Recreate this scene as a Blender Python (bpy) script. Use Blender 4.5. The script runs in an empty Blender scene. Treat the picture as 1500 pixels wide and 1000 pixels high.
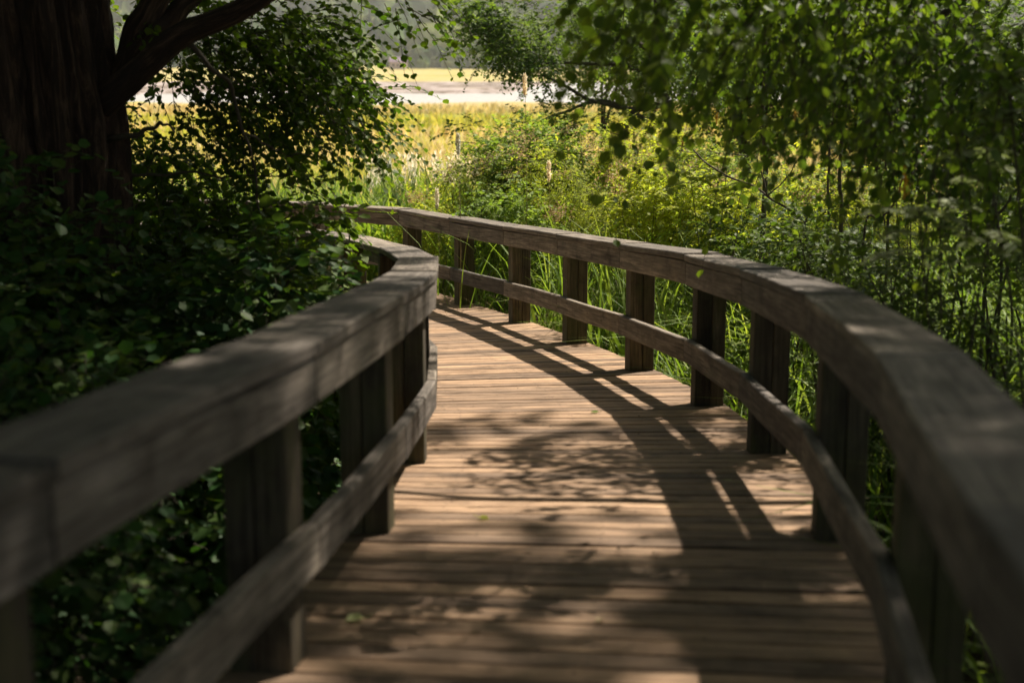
import bpy, math, random
import numpy as np
from mathutils import Vector
rng = np.random.default_rng(7); random.seed(7)
SC = bpy.context.scene
COL = SC.collection

# ------------------------------------------------------------------ camera
EYE = 2.95                       # marsh level is z = 0
FPX, V0 = 2083.0, 105.0          # focal length in px of a 1500 px wide picture, horizon row
PITCH = math.atan((500 - V0) / FPX)
cd = bpy.data.cameras.new('camera'); cam = bpy.data.objects.new('camera', cd); COL.objects.link(cam)
cam.location = (0, 0, EYE); cam.rotation_euler = (math.pi/2 - PITCH, 0, 0)
cd.sensor_width = 36; cd.lens = 50; cd.clip_start = .05; cd.clip_end = 9000
cd.dof.use_dof = True; cd.dof.focus_distance = 12.0; cd.dof.aperture_fstop = 1.9; cd.dof.aperture_blades = 9
SC.camera = cam

# ------------------------------------------------------------------ light
SUN_EL, SUN_AZ = math.radians(54), math.radians(47)     # azimuth from +Y towards +X
w = bpy.data.worlds.new('World'); SC.world = w; w.use_nodes = True
nt = w.node_tree; bg = nt.nodes['Background']
sky = nt.nodes.new('ShaderNodeTexSky'); sky.sky_type = 'NISHITA'; sky.sun_disc = False
sky.sun_elevation = SUN_EL; sky.sun_rotation = SUN_AZ; sky.air_density = 1.2; sky.dust_density = 2.5
wt = nt.nodes.new('ShaderNodeMix'); wt.data_type = 'RGBA'; wt.blend_type = 'MULTIPLY'; wt.inputs[0].default_value = 1
wt.inputs[7].default_value = (1.0, .91, .76, 1); nt.links.new(sky.outputs[0], wt.inputs[6]); nt.links.new(wt.outputs[2], bg.inputs[0]); bg.inputs[1].default_value = .05
sd = bpy.data.lights.new('sun', 'SUN'); sd.energy = 5.0; sd.angle = math.radians(.9); sd.color = (1, .90, .77)
sun = bpy.data.objects.new('sun', sd); COL.objects.link(sun)
SDIR = Vector((math.cos(SUN_EL)*math.sin(SUN_AZ), math.cos(SUN_EL)*math.cos(SUN_AZ), math.sin(SUN_EL)))
sun.rotation_euler = SDIR.to_track_quat('Z', 'Y').to_euler()
vs = SC.view_settings; vs.view_transform = 'Standard'; vs.look = 'None'; vs.gamma = 1; vs.exposure = 1.08
cy = SC.cycles; cy.use_denoising = True; cy.max_bounces = 8; cy.diffuse_bounces = 3; cy.transmission_bounces = 4
cy.transparent_max_bounces = 8; cy.volume_bounces = 1; cy.sample_clamp_indirect = 6; cy.use_light_tree = False

# ------------------------------------------------------------------ helpers
def at(u, v, d):
    """point at forward distance y = d metres seen in direction (u, v)"""
    F = Vector((0, math.cos(PITCH), -math.sin(PITCH))); U = Vector((0, math.sin(PITCH), math.cos(PITCH)))
    r = F + Vector((1,0,0))*((u-750)/FPX) + U*((500-v)/FPX)
    r = r*(d/r.y)
    return Vector((r.x, r.y, r.z+EYE))
def tag(o, label=None, cat=None, group=None, kind=None):
    if label: o['label'] = label
    if cat: o['category'] = cat
    if group: o['group'] = group
    if kind: o['kind'] = kind
    return o
def empty(name, loc, label, cat, group=None, rz=0):
    o = bpy.data.objects.new(name, None); COL.objects.link(o); o.location = loc; o.rotation_euler = (0,0,rz)
    o.empty_display_size = .2
    return tag(o, label, cat, group)
def link_mesh(name, me, mats, parent=None):
    for m in (mats if isinstance(mats, (list, tuple)) else [mats]): me.materials.append(m)
    o = bpy.data.objects.new(name, me); COL.objects.link(o)
    if parent:
        o.parent = parent
        o.matrix_parent_inverse = parent.matrix_basis.inverted()
    return o
class Geo:
    """collects numpy pieces into one mesh"""
    def __init__(s): s.v = []; s.f = []; s.m = []; s.n = 0; s.uv = []; s.sm = []
    def add(s, verts, faces, mat=0, uv=None, smooth=False):
        verts = np.asarray(verts, float).reshape(-1, 3); faces = np.asarray(faces, int)
        s.v.append(verts); s.f.append(faces + s.n); s.m.append(np.full(len(faces), mat)); s.n += len(verts)
        s.sm.append(np.full(len(faces), smooth))
        s.uv.append(None if uv is None else np.asarray(uv, float).reshape(-1, 2))
    def build(s, name, mats, parent=None):
        me = bpy.data.meshes.new(name)
        V = np.concatenate(s.v); me.vertices.add(len(V)); me.vertices.foreach_set('co', V.astype(np.float32).ravel())
        loops = np.concatenate([f.ravel() for f in s.f]); cnt = np.concatenate([np.full(len(f), f.shape[1]) for f in s.f])
        me.loops.add(len(loops)); me.loops.foreach_set('vertex_index', loops.astype(np.int32))
        me.polygons.add(len(cnt)); st = np.concatenate([[0], np.cumsum(cnt)[:-1]])
        me.polygons.foreach_set('loop_start', st.astype(np.int32))
        me.polygons.foreach_set('material_index', np.concatenate(s.m).astype(np.int32))
        me.polygons.foreach_set('use_smooth', np.concatenate(s.sm).astype(bool))
        if any(u is not None for u in s.uv):
            l = me.uv_layers.new(name='UVMap')
            U = np.concatenate([u if u is not None else np.zeros((f.size, 2)) for u, f in zip(s.uv, s.f)])
            l.data.foreach_set('uv', U.astype(np.float32).ravel())
        me.update(calc_edges=True)
        return link_mesh(name, me, mats, parent)
def unit(a): return a/np.maximum(np.linalg.norm(a, axis=-1, keepdims=True), 1e-9)
def noise1(seed, x, f):      # cheap smooth 1-d noise
    r = np.random.default_rng(seed); n = 0
    for k in range(4): n = n + np.sin(x*f*(1+k*.83) + r.uniform(0, 6.28))*r.uniform(.5, 1)/(1+k*.6)
    return n/2
def snoise(x, y, seed=0, f=1.0):
    r = np.random.default_rng(seed); n = 0
    for k in range(6):
        a = r.uniform(0, 6.28); ff = f*(1+.55*k)
        n = n + np.sin((x*np.cos(a)+y*np.sin(a))*ff + r.uniform(0, 6.28))/(1+.35*k)
    return n/2.2
def tube(g, pts, rad, sides=8, mat=0, ridge=0, seed=0, smooth=True):
    """tapered tube along pts; ridge > 0 flutes it like old bark"""
    P = np.asarray(pts, float); n = len(P); rad = np.broadcast_to(np.asarray(rad, float), (n,))
    T = unit(np.gradient(P, axis=0)); ref = np.array([.31, .95, .05]) if abs(T[0,2]) > .7 else np.array([0,0,1.])
    A = unit(np.cross(T, ref)); B = np.cross(T, A)
    th = np.linspace(0, 2*np.pi, sides, endpoint=False)
    R = np.repeat(rad[:,None], sides, 1)
    if ridge:
        h = np.linspace(0, 1, n)[:,None]
        R = R*(1 + ridge*(noise1(seed, th[None]*1.0+.35*np.sin(h*5+seed), 4)*.5 + .55*noise1(seed+3, th[None]+.2*np.sin(h*9), 11)
                 + .3*noise1(seed+9, h*1.0+th[None]*.2, 14)))
    V = P[:,None] + (A[:,None]*np.cos(th)[None,:,None] + B[:,None]*np.sin(th)[None,:,None])*R[...,None]
    i = np.arange(n-1)[:,None]*sides; j = np.arange(sides)[None]; k = (j+1) % sides
    F = np.stack([i+j, i+k, i+k+sides, i+j+sides], -1).reshape(-1, 4)
    L = np.concatenate([[0], np.cumsum(np.linalg.norm(np.diff(P, axis=0), axis=1))])
    u0 = np.broadcast_to(L[:-1,None], (n-1, sides)); u1 = np.broadcast_to(L[1:,None], (n-1, sides))
    vv = th[None]*rad.max() + 0*u0; dv = 2*np.pi*rad.max()/sides
    uv = np.stack([np.stack([u0, vv], -1), np.stack([u0, vv+dv], -1), np.stack([u1, vv+dv], -1), np.stack([u1, vv], -1)], 2)
    g.add(V.reshape(-1, 3), F, mat, uv.reshape(-1, 2), smooth)
def curve(ctrl, n=10):
    """Catmull-Rom through control points"""
    c = np.asarray([tuple(p) for p in ctrl], float); c = np.vstack([2*c[0]-c[1], c, 2*c[-1]-c[-2]]); out = []
    for i in range(1, len(c)-2):
        t = np.linspace(0, 1, n, endpoint=False)[:,None]
        a, b, d, e = c[i-1], c[i], c[i+1], c[i+2]
        out.append(.5*((2*b)+(-a+d)*t+(2*a-5*b+4*d-e)*t*t+(-a+3*b-3*d+e)*t**3))
    return np.vstack(out+[c[-2][None]])

# ------------------------------------------------------------------ materials
def mat(name):
    m = bpy.data.materials.new(name); m.use_nodes = True; n = m.node_tree.nodes; n.clear()
    out = n.new('ShaderNodeOutputMaterial'); b = n.new('ShaderNodeBsdfPrincipled'); m.node_tree.links.new(b.outputs[0], out.inputs[0])
    return m, n, m.node_tree.links, b, out
def ramp(n, stops, inter='LINEAR'):
    r = n.new('ShaderNodeValToRGB'); r.color_ramp.interpolation = inter
    while len(r.color_ramp.elements) < len(stops): r.color_ramp.elements.new(.5)
    for e, (p, c) in zip(r.color_ramp.elements, stops): e.position = p; e.color = (*c, 1) if len(c) == 3 else c
    return r
def noise(n, l, vec, scale, detail=4, rough=.55, dist=0):
    t = n.new('ShaderNodeTexNoise'); t.inputs['Scale'].default_value = scale; t.inputs['Detail'].default_value = detail
    t.inputs['Roughness'].default_value = rough; t.inputs['Distortion'].default_value = dist
    if vec: l.new(vec, t.inputs['Vector'])
    return t.outputs['Fac']
def mapping(n, l, src, scale, loc=None):
    mp = n.new('ShaderNodeMapping'); mp.inputs['Scale'].default_value = scale; l.new(src, mp.inputs['Vector'])
    if loc is not None: l.new(loc, mp.inputs['Location'])
    return mp.outputs[0]
def mix(n, l, a, b, fac, mode='MIX'):
    m = n.new('ShaderNodeMix'); m.data_type = 'RGBA'; m.blend_type = mode
    for s, x in ((6, a), (7, b), (0, fac)):
        if isinstance(x, (int, float)): m.inputs[s].default_value = x
        elif isinstance(x, tuple): m.inputs[s].default_value = (*x, 1)
        else: l.new(x, m.inputs[s])
    return m.outputs[2]
def wood(name, dark, mid, light, moss=.0, grain=60, seedmode='object', bump=.25, rough=.8, island=False):
    m, n, l, b, out = mat(name)
    uv = n.new('ShaderNodeUVMap').outputs[0]
    if island:
        rnd = n.new('ShaderNodeNewGeometry').outputs['Random Per Island']
    else:
        rnd = n.new('ShaderNodeObjectInfo').outputs['Random']
    off = n.new('ShaderNodeMath'); off.operation = 'MULTIPLY'; l.new(rnd, off.inputs[0]); off.inputs[1].default_value = 37
    cx = n.new('ShaderNodeCombineXYZ'); l.new(off.outputs[0], cx.inputs[0]); l.new(off.outputs[0], cx.inputs[1])
    g1 = noise(n, l, mapping(n, l, uv, (3.0, grain, 1), cx.outputs[0]), 1.0, 7, .72, .5)
    g2 = noise(n, l, mapping(n, l, uv, (.9, 14, 1), cx.outputs[0]), 1.0, 3, .5, 1.0)
    blot = noise(n, l, mapping(n, l, uv, (4.5, 5, 1), cx.outputs[0]), 1.0, 6, .68)
    r1 = ramp(n, [(.30, dark), (.5, mid), (.72, light)]); l.new(g1, r1.inputs[0])
    r2 = ramp(n, [(.33, (.62,.6,.58)), (.6, (1.08,1.06,1.03))]); l.new(g2, r2.inputs[0])
    c = mix(n, l, r1.outputs[0], r2.outputs[0], 1.0, 'MULTIPLY')
    r3 = ramp(n, [(.34, (.40,.39,.37)), (.47, (.92,.92,.92)), (.56, (1.0,1,1)), (.68, (1.38,1.36,1.32))]); l.new(blot, r3.inputs[0])
    c = mix(n, l, c, r3.outputs[0], .85, 'MULTIPLY')
    tone = ramp(n, [(0, (.62,.62,.64)), (1, (1.32,1.27,1.2))]); l.new(rnd, tone.inputs[0])
    c = mix(n, l, c, tone.outputs[0], 1.0, 'MULTIPLY')
    # cracks
    ck = noise(n, l, mapping(n, l, uv, (1.1, grain*1.4, 1), cx.outputs[0]), 1.0, 2, .4, .6)
    rc = ramp(n, [(.27, (0,0,0)), (.335, (1,1,1))]); l.new(ck, rc.inputs[0])
    c = mix(n, l, mix(n, l, c, (.25,.22,.2), 1.0, 'MULTIPLY'), c, rc.outputs[0])
    if moss:
        geo = n.new('ShaderNodeNewGeometry')
        mo = noise(n, l, mapping(n, l, geo.outputs['Position'], (2.5, 2.5, 1.3)), 1.0, 6, .7)
        rm = ramp(n, [(.62-moss*.4, (0,0,0)), (.78-moss*.2, (1,1,1))]); l.new(mo, rm.inputs[0])
        c = mix(n, l, c, (.075,.085,.025), mix(n, l, (0.,0.,0.), rm.outputs[0], .75))
    l.new(c, b.inputs['Base Color']); b.inputs['Roughness'].default_value = rough
    b.inputs['Specular IOR Level'].default_value = .3
    bp = n.new('ShaderNodeBump'); bp.inputs['Strength'].default_value = bump; bp.inputs['Distance'].default_value = .004
    hh = n.new('ShaderNodeMath'); hh.operation = 'ADD'; l.new(g1, hh.inputs[0]); l.new(rc.outputs[0], hh.inputs[1])
    l.new(hh.outputs[0], bp.inputs['Height']); l.new(bp.outputs[0], b.inputs['Normal'])
    return m
M_RAIL = wood('weathered_rail_wood', (.066,.057,.047), (.17,.15,.128), (.34,.31,.275), moss=.0, grain=55, bump=.35)
M_POST = wood('damp_post_wood', (.035,.028,.017), (.085,.07,.045), (.16,.135,.09), moss=.35, grain=45)
M_DECK = wood('worn_deck_wood', (.125,.08,.048), (.295,.202,.132), (.45,.335,.235), moss=.0, grain=50, island=True)
M_BEAM = wood('dark_beam_wood', (.03,.024,.018), (.07,.055,.04), (.11,.09,.07), grain=40)

def leafmat(name, cols, trans=.45, rough=.55, spec=.22, tint=(1.7,1.75,.55)):
    """cols: list of colours picked per leaf"""
    m, n, l, b, out = mat(name)
    geo = n.new('ShaderNodeNewGeometry'); rnd = geo.outputs['Random Per Island']
    r = ramp(n, [(i/max(1, len(cols)-1), c) for i, c in enumerate(cols)]); l.new(rnd, r.inputs[0])
    pn = noise(n, l, mapping(n, l, geo.outputs['Position'], (1, 1, 1)), .9, 3, .5)
    rp = ramp(n, [(.35, (.7,.78,.75)), (.65, (1.25,1.18,1.0))]); l.new(pn, rp.inputs[0])
    c = mix(n, l, r.outputs[0], rp.outputs[0], 1.0, 'MULTIPLY')
    l.new(c, b.inputs['Base Color']); b.inputs['Roughness'].default_value = rough; b.inputs['Specular IOR Level'].default_value = spec
    tr = n.new('ShaderNodeBsdfTranslucent')
    tc = mix(n, l, c, tint, 1.0, 'MULTIPLY'); l.new(tc, tr.inputs[0])
    ms = n.new('ShaderNodeMixShader'); ms.inputs[0].default_value = trans
    l.new(b.outputs[0], ms.inputs[1]); l.new(tr.outputs[0], ms.inputs[2]); l.new(ms.outputs[0], out.inputs[0])
    return m
M_MEADOW = leafmat('meadow_blade', [(.26,.29,.05), (.40,.37,.09), (.33,.36,.07), (.48,.40,.15)], trans=.5, spec=.1, tint=(1.35,1.3,.8))
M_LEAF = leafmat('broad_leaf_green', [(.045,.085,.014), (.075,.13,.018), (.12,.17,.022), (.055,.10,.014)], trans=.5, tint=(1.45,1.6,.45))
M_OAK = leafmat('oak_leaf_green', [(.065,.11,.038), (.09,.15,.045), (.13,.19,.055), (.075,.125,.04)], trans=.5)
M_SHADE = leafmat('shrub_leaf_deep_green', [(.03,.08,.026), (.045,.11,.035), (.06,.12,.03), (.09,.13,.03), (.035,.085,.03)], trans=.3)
M_HANG = leafmat('hanging_leaf_green', [(0.049,0.086,0.017), (0.073,0.122,0.024), (0.122,0.171,0.031), (0.061,0.104,0.027)])
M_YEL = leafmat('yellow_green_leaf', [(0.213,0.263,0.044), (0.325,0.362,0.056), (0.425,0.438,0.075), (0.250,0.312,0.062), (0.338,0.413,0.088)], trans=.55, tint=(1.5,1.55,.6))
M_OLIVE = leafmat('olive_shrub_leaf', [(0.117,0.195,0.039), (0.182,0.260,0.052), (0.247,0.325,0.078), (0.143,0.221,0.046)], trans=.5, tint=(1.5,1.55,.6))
M_SEED = leafmat('pinkish_seed_head', [(.36,.26,.17), (.44,.33,.22), (.30,.22,.12)], trans=.3, tint=(1.1,1,.9))
M_PALE = leafmat('pale_frond_leaf', [(.16,.21,.10), (.22,.27,.14), (.27,.31,.18)], trans=.3, tint=(1.2,1.3,.8))
M_REED = leafmat('reed_blade_green', [(0.092,0.159,0.033), (0.133,0.217,0.047), (0.184,0.267,0.059), (0.250,0.300,0.100), (0.117,0.184,0.041)], trans=.4, spec=.2, rough=.6)
M_HAY = leafmat('golden_hay', [(.52,.40,.20), (.58,.47,.26), (.45,.36,.15)], trans=.45, tint=(1.2,1.15,.9))
M_DRY = leafmat('dry_straw', [(.30,.23,.13), (.40,.32,.19), (.22,.16,.09)], trans=.25, tint=(1.1,1.05,.9))
M_PLUME = leafmat('feathery_plume', [(.72,.62,.48), (.8,.72,.6), (.72,.66,.58)], trans=.6, tint=(1.15,1.15,1.15))
M_BLOOM = leafmat('orange_bloom', [(.40,.22,.03), (.5,.3,.05)], trans=.2)

def bark(name, a, b_, c_):
    m, n, l, b, out = mat(name)
    uv = n.new('ShaderNodeUVMap').outputs[0]
    g1 = noise(n, l, mapping(n, l, uv, (2.6, 16, 1)), 1.0, 9, .75, 1.2); g2 = noise(n, l, mapping(n, l, uv, (9, 40, 1)), 1.0, 4, .6)
    r = ramp(n, [(.33, a), (.5, b_), (.68, c_)]); l.new(g1, r.inputs[0])
    r2 = ramp(n, [(.3, (.6,.6,.6)), (.7, (1.2,1.2,1.2))]); l.new(g2, r2.inputs[0])
    l.new(mix(n, l, r.outputs[0], r2.outputs[0], 1.0, 'MULTIPLY'), b.inputs['Base Color']); b.inputs['Roughness'].default_value = .9
    bp = n.new('ShaderNodeBump'); bp.inputs['Strength'].default_value = .9; bp.inputs['Distance'].default_value = .03
    l.new(g1, bp.inputs['Height']); l.new(bp.outputs[0], b.inputs['Normal'])
    return m
M_BARK = bark('furrowed_red_bark', (.010,.005,.0035), (.038,.019,.013), (.17,.10,.07))
M_TWIG = bark('twig_bark', (.035,.028,.018), (.075,.06,.04), (.14,.11,.08))

# ------------------------------------------------------------------ boardwalk layout (plan), heights
ZY = [-4, 0, 2, 4, 5.1, 6.87, 8.4, 10.04, 11.6, 13.16, 14.66, 16, 22]
ZZ = [-1.08, -1.37, -1.505, -1.625, -1.69, -1.845, -1.968, -2.095, -2.205, -2.31, -2.39, -2.43, -2.46]
def deck_z(y): return np.interp(y, ZY, ZZ) + EYE
RIGHT = [(.28,-1.2), (.42,.35), (.655,1.92), (.922,3.48), (1.075,5.12), (1.12,6.86), (1.03,8.38), (.76,9.97), (.37,11.6), (-.08,13.18), (-.65,14.72), (-1.28,16.0), (-2.42,16.85), (-3.75,17.25), (-5.2,17.3)]
LEFT = [(-1.17,-1.0), (-.95,.62), (-.74,2.2), (-.53,3.76), (-.40,5.2), (-.36,6.6), (-.43,8.05), (-.68,9.5), (-1.12,11.05), (-1.72,12.45), (-2.62,13.5), (-3.8,14.05), (-5.2,14.2)]
def offset_line(P, off):
    """offset a plan polyline sideways (positive to its right going forward)"""
    P = np.asarray(P, float); d = unit(np.diff(P, axis=0)); nrm = np.stack([d[:,1], -d[:,0]], 1); out = []
    for i in range(len(P)):
        if i == 0: m = nrm[0]
        elif i == len(P)-1: m = nrm[-1]
        else:
            m = nrm[i-1]+nrm[i]; m = m/np.dot(m, m)*2
        out.append(P[i] + m*off)
    return np.array(out)
def board(P0, P1, Q0, Q1, z0, z1, zb, zt, rs, name, m, parent, wob=.0035):
    """mitred board: plan corners P (path side) and Q (far side) at both ends, between heights zb..zt above the deck"""
    g = Geo(); n = 9; t = np.linspace(0, 1, n)[:,None]; L = float(np.linalg.norm(np.asarray(P1)-P0)); e = .006/L
    tt = e + t*(1-2*e)
    p = np.asarray(P0)*(1-tt)+np.asarray(P1)*tt; q = np.asarray(Q0)*(1-tt)+np.asarray(Q1)*tt; z = (z0*(1-tt)+z1*tt)[:,0]
    w_ = rs.uniform(-wob, wob, 2); wv = wob*np.sin(t[:,0]*rs.uniform(2, 6)+rs.uniform(0, 6))
    wd = (q-p); W = np.linalg.norm(wd, axis=1).mean(); wn = unit(wd); b = .004+rs.uniform(0, .003)
    H = zt-zb; dz = np.interp(t[:,0], [0,1], w_)+wv
    def ring(): # eight point section with eased edges
        return [(0, b), (0, H-b), (b, H), (W-b, H), (W, H-b), (W, b), (W-b, 0), (b, 0)]
    R = ring(); V = np.zeros((n, 8, 3))
    for k, (a, h) in enumerate(R):
        V[:,k,:2] = p + wn*a; V[:,k,2] = z+zb+h+dz
    F = []; UV = []
    per = np.cumsum([0]+[math.dist(R[k], R[(k+1)%8]) for k in range(8)]); Ls = t[:,0]*L
    for i in range(n-1):
        for k in range(8):
            k2 = (k+1)%8; F.append([i*8+k, i*8+k2, (i+1)*8+k2, (i+1)*8+k])
            UV += [(Ls[i], per[k]), (Ls[i], per[k+1]), (Ls[i+1], per[k+1]), (Ls[i+1], per[k])]
    g.add(V.reshape(-1,3), F, 0, UV)
    cap = Geo(); e0 = V[0]; e1 = V[-1]
    g.add(e0, [[7,6,5,4,3,2,1,0]], 0, [(.1*a, h) for a, h in R[::-1]]); g.add(e1, [[0,1,2,3,4,5,6,7]], 0, [(.1*a, h) for a, h in R])
    return g.build(name, m, parent)
def box_geo(g, c, ax, ay, sx, sy, z0, z1, b=.004, mat=0):
    """upright box: centre c, plan axes ax ay, sizes, grain running up"""
    R = [(-sx/2+b, -sy/2), (sx/2-b, -sy/2), (sx/2, -sy/2+b), (sx/2, sy/2-b), (sx/2-b, sy/2), (-sx/2+b, sy/2), (-sx/2, sy/2-b), (-sx/2, -sy/2+b)]
    per = np.cumsum([0]+[math.dist(R[k], R[(k+1)%8]) for k in range(8)]); V = []; F = []; UV = []
    for z in (z0, z1):
        for a, c2 in R: V.append((c[0]+ax[0]*a+ay[0]*c2, c[1]+ax[1]*a+ay[1]*c2, z))
    for k in range(8):
        k2 = (k+1)%8; F.append([k, k2, k2+8, k+8]); UV += [(z0, per[k]), (z0, per[k+1]), (z1, per[k+1]), (z1, per[k])]
    g.add(V, F, mat, UV); g.add(V[8:], [[0,1,2,3,4,5,6,7]], mat, [(0,0)]*8)
def make_railing(P, side, label, seed):
    """side +1: posts stand to the right of the inner line"""
    rs = np.random.default_rng(seed); P = np.asarray(P, float)
    root = empty('wooden_railing', (P[2,0], P[2,1], deck_z(P[2,1])), label, 'railing', 'boardwalk railings')
    a0 = offset_line(P, side*-.012); a1 = offset_line(P, side*.215); f1 = offset_line(P, side*.045)
    for i in range(len(P)-1):
        z0, z1 = deck_z(P[i,1]), deck_z(P[i+1,1])
        o = rs.uniform(-.003, .004)
        board(a0[i], a0[i+1], a1[i], a1[i+1], z0, z1, .862+o, .902+o, rs, 'handrail', M_RAIL, root)
        board(P[i], P[i+1], f1[i], f1[i+1], z0, z1, .722, .858, rs, 'fascia_board', M_RAIL, root, .002)
        board(P[i], P[i+1], f1[i], f1[i+1], z0, z1, .25, .388, rs, 'lower_rail', M_RAIL, root)
    for i in range(1, len(P)-1):
        # the post stands on the near side of each board joint
        d = unit(P[i]-P[i-1]); nn = np.array([d[1], -d[0]])*side; z = float(deck_z(P[i,1])); c = P[i]-d*.075
        g = Geo(); box_geo(g, c+nn*(.047+.045), d, nn, .145, .09, z-.55, z+.86)
        po = g.build('post', M_POST, root)
        g = Geo(); wide = rs.uniform() < .15
        box_geo(g, c+nn*(.047+(.145 if wide else .134)), d, nn, .145, .065 if wide else .08, z-.55, z+.857)
        g.build('outer_upright', M_POST, po)
        g = Geo(); box_geo(g, c+nn*(.047+(.101 if wide else .092)), d, nn, .12, .02 if wide else .003, z-.5, z+.80)
        g.build('spacer', M_BEAM, po)
    return root
rail_R = make_railing(RIGHT, 1, 'long curved wooden railing on the right, in front of the reeds', 11)
rail_L = make_railing(LEFT, -1, 'wooden railing on the left, shaded tree side, bending sharply', 23)

# ------------------------------------------------------------------ deck
def line_hit(c, d, P):
    """first hit of the plan line c + t d (t > 0) with polyline P"""
    best = None
    for i in range(len(P)-1):
        a, b_ = P[i], P[i+1]; e = b_-a; den = d[0]*e[1]-d[1]*e[0]
        if abs(den) < 1e-9: continue
        t = ((a[0]-c[0])*e[1]-(a[1]-c[1])*e[0])/den; s = ((a[0]-c[0])*d[1]-(a[1]-c[1])*d[0])/den
        if t > 0 and -.001 <= s <= 1.001 and (best is None or t < best): best = t
    return best if best is not None else 1.1
CL = [(-.5,-1.2), (-.25,.4), (-.01,2.1), (.20,3.6), (.34,5.2), (.385,6.75), (.30,8.2), (.04,9.75), (-.40,11.45), (-1.0,13.05), (-1.95,14.5), (-3.3,15.5), (-4.9,15.75)]
cl = curve([(x, y, 0) for x, y in CL], 60)[:,:2]; sl = np.concatenate([[0], np.cumsum(np.linalg.norm(np.diff(cl, axis=0), axis=1))])
def cpos(s): return np.array([np.interp(s, sl, cl[:,0]), np.interp(s, sl, cl[:,1])])
g = Geo(); rs = np.random.default_rng(5); s = 0.0
RO = offset_line(RIGHT, .245); LO = offset_line(LEFT, -.245)
RO = np.vstack([RO[0]-[.15,1], RO]); LO = np.vstack([LO[0]-[.15,1], LO])
SCREWS = []
while s < sl[-1]-.3:
    wdt = .110; gap = rs.choice([.007,.010,.014,.019]); sa, sb = s, s+wdt; s = sb+gap
    rows = []
    sk = rs.uniform(-.006, .006); hz = rs.uniform(-.0025, .0025)
    for ss in (sa, sb):
        c = cpos(ss); d = unit(cpos(ss+.35)-cpos(ss-.35)); nr = np.array([d[1], -d[0]])
        tr, tl = line_hit(c, nr, RO), line_hit(c, -nr, LO)
        tr = min(tr, 2.4); tl = min(tl, 2.4)
        rows.append((c - nr*tl, c + nr*tr, d))
    (l0, r0, d0), (l1, r1, d1) = rows
    j = rs.uniform(-.02, .02, 2)
    n = 7; t = np.linspace(0, 1, n)[:,None]; A = l0*(1-t)+r0*t; B = l1*(1-t)+r1*t
    e = .004; wv = rs.uniform(-.0015, .0015, (n,1))
    dd = unit(B-A); A = A+dd*(wv+sk*(t-.5)); B = B+dd*(wv+sk*(t-.5))
    za = deck_z(A[:,1])[:,None]+hz; zb_ = deck_z(B[:,1])[:,None]+hz
    V = np.stack([np.hstack([A, za-.038]), np.hstack([A, za-e]), np.hstack([A+dd*e, za]), np.hstack([B-dd*e, zb_]), np.hstack([B, zb_-e]), np.hstack([B, zb_-.038])], 1)
    F = []; UV = []; L = float(np.linalg.norm(r0-l0)); q = [0,.034,.04,.04+wdt,.046+wdt,.08+wdt]
    for i in range(n-1):
        for k in range(5):
            F.append([i*6+k, (i+1)*6+k, (i+1)*6+k+1, i*6+k+1]); x0, x1 = t[i,0]*L, t[i+1,0]*L
            UV += [(x0, q[k]), (x1, q[k]), (x1, q[k+1]), (x0, q[k+1])]
    for off in (-.62, 0, .62):
        for fr_ in (.26, .76):
            c = cpos(sa+wdt*fr_); nr = np.array([d0[1], -d0[0]]); c = c+nr*(off+rs.uniform(-.012,.012)); th = np.arange(6)*math.pi/3
            SCREWS.append(np.column_stack([c[0]+.0042*np.cos(th), c[1]+.0042*np.sin(th), np.full(6, deck_z(c[1])+hz+.0008)]))
    # end caps share vertices so the plank stays one island
    F5 = [[0,1,2,3], [0,3,4,5], [(n-1)*6+3,(n-1)*6+2,(n-1)*6+1,(n-1)*6], [(n-1)*6+5,(n-1)*6+4,(n-1)*6+3,(n-1)*6]]
    F = F+F5; UV = UV+[(0,0)]*16
    g.add(V.reshape(-1,3), F, 0, UV)
M_SCREW, _n, _l, _b, _o = mat('rusty_screw'); _b.inputs['Base Color'].default_value = (.05,.035,.028,1); _b.inputs['Metallic'].default_value = .6; _b.inputs['Roughness'].default_value = .6
g.add(np.concatenate(SCREWS), (np.arange(len(SCREWS))[:,None]*6+np.arange(6)[None]), 1, [(0,0)]*(6*len(SCREWS)))
deck = g.build('boardwalk_path', [M_DECK, M_SCREW]); tag(deck, kind='structure')
g = Geo()
for off in (-.62, 0, .62):                      # stringers under the planks
    P = [cpos(s_) + off*np.array([ (lambda d: d[1])(unit(cpos(s_+.3)-cpos(s_-.3))), -(unit(cpos(s_+.3)-cpos(s_-.3)))[0]]) for s_ in np.arange(.4, sl[-1]-.5, .4)]
    P = np.array(P); z = deck_z(P[:,1]); n = len(P); t = unit(np.gradient(P, axis=0)); nr = np.stack([t[:,1], -t[:,0]], 1)*.04
    V = np.stack([np.column_stack([P-nr, z-.26]), np.column_stack([P-nr, z-.042]), np.column_stack([P+nr, z-.042]), np.column_stack([P+nr, z-.26])], 1).reshape(-1,3)
    F = [[i*4+k, i*4+(k+1)%4, i*4+4+(k+1)%4, i*4+4+k] for i in range(n-1) for k in range(4)]
    g.add(V, F, 0, [(0,0),(0,.1),(.4,.1),(.4,0)]*len(F))
bm_ = g.build('deck_stringers', M_BEAM, deck)

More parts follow.
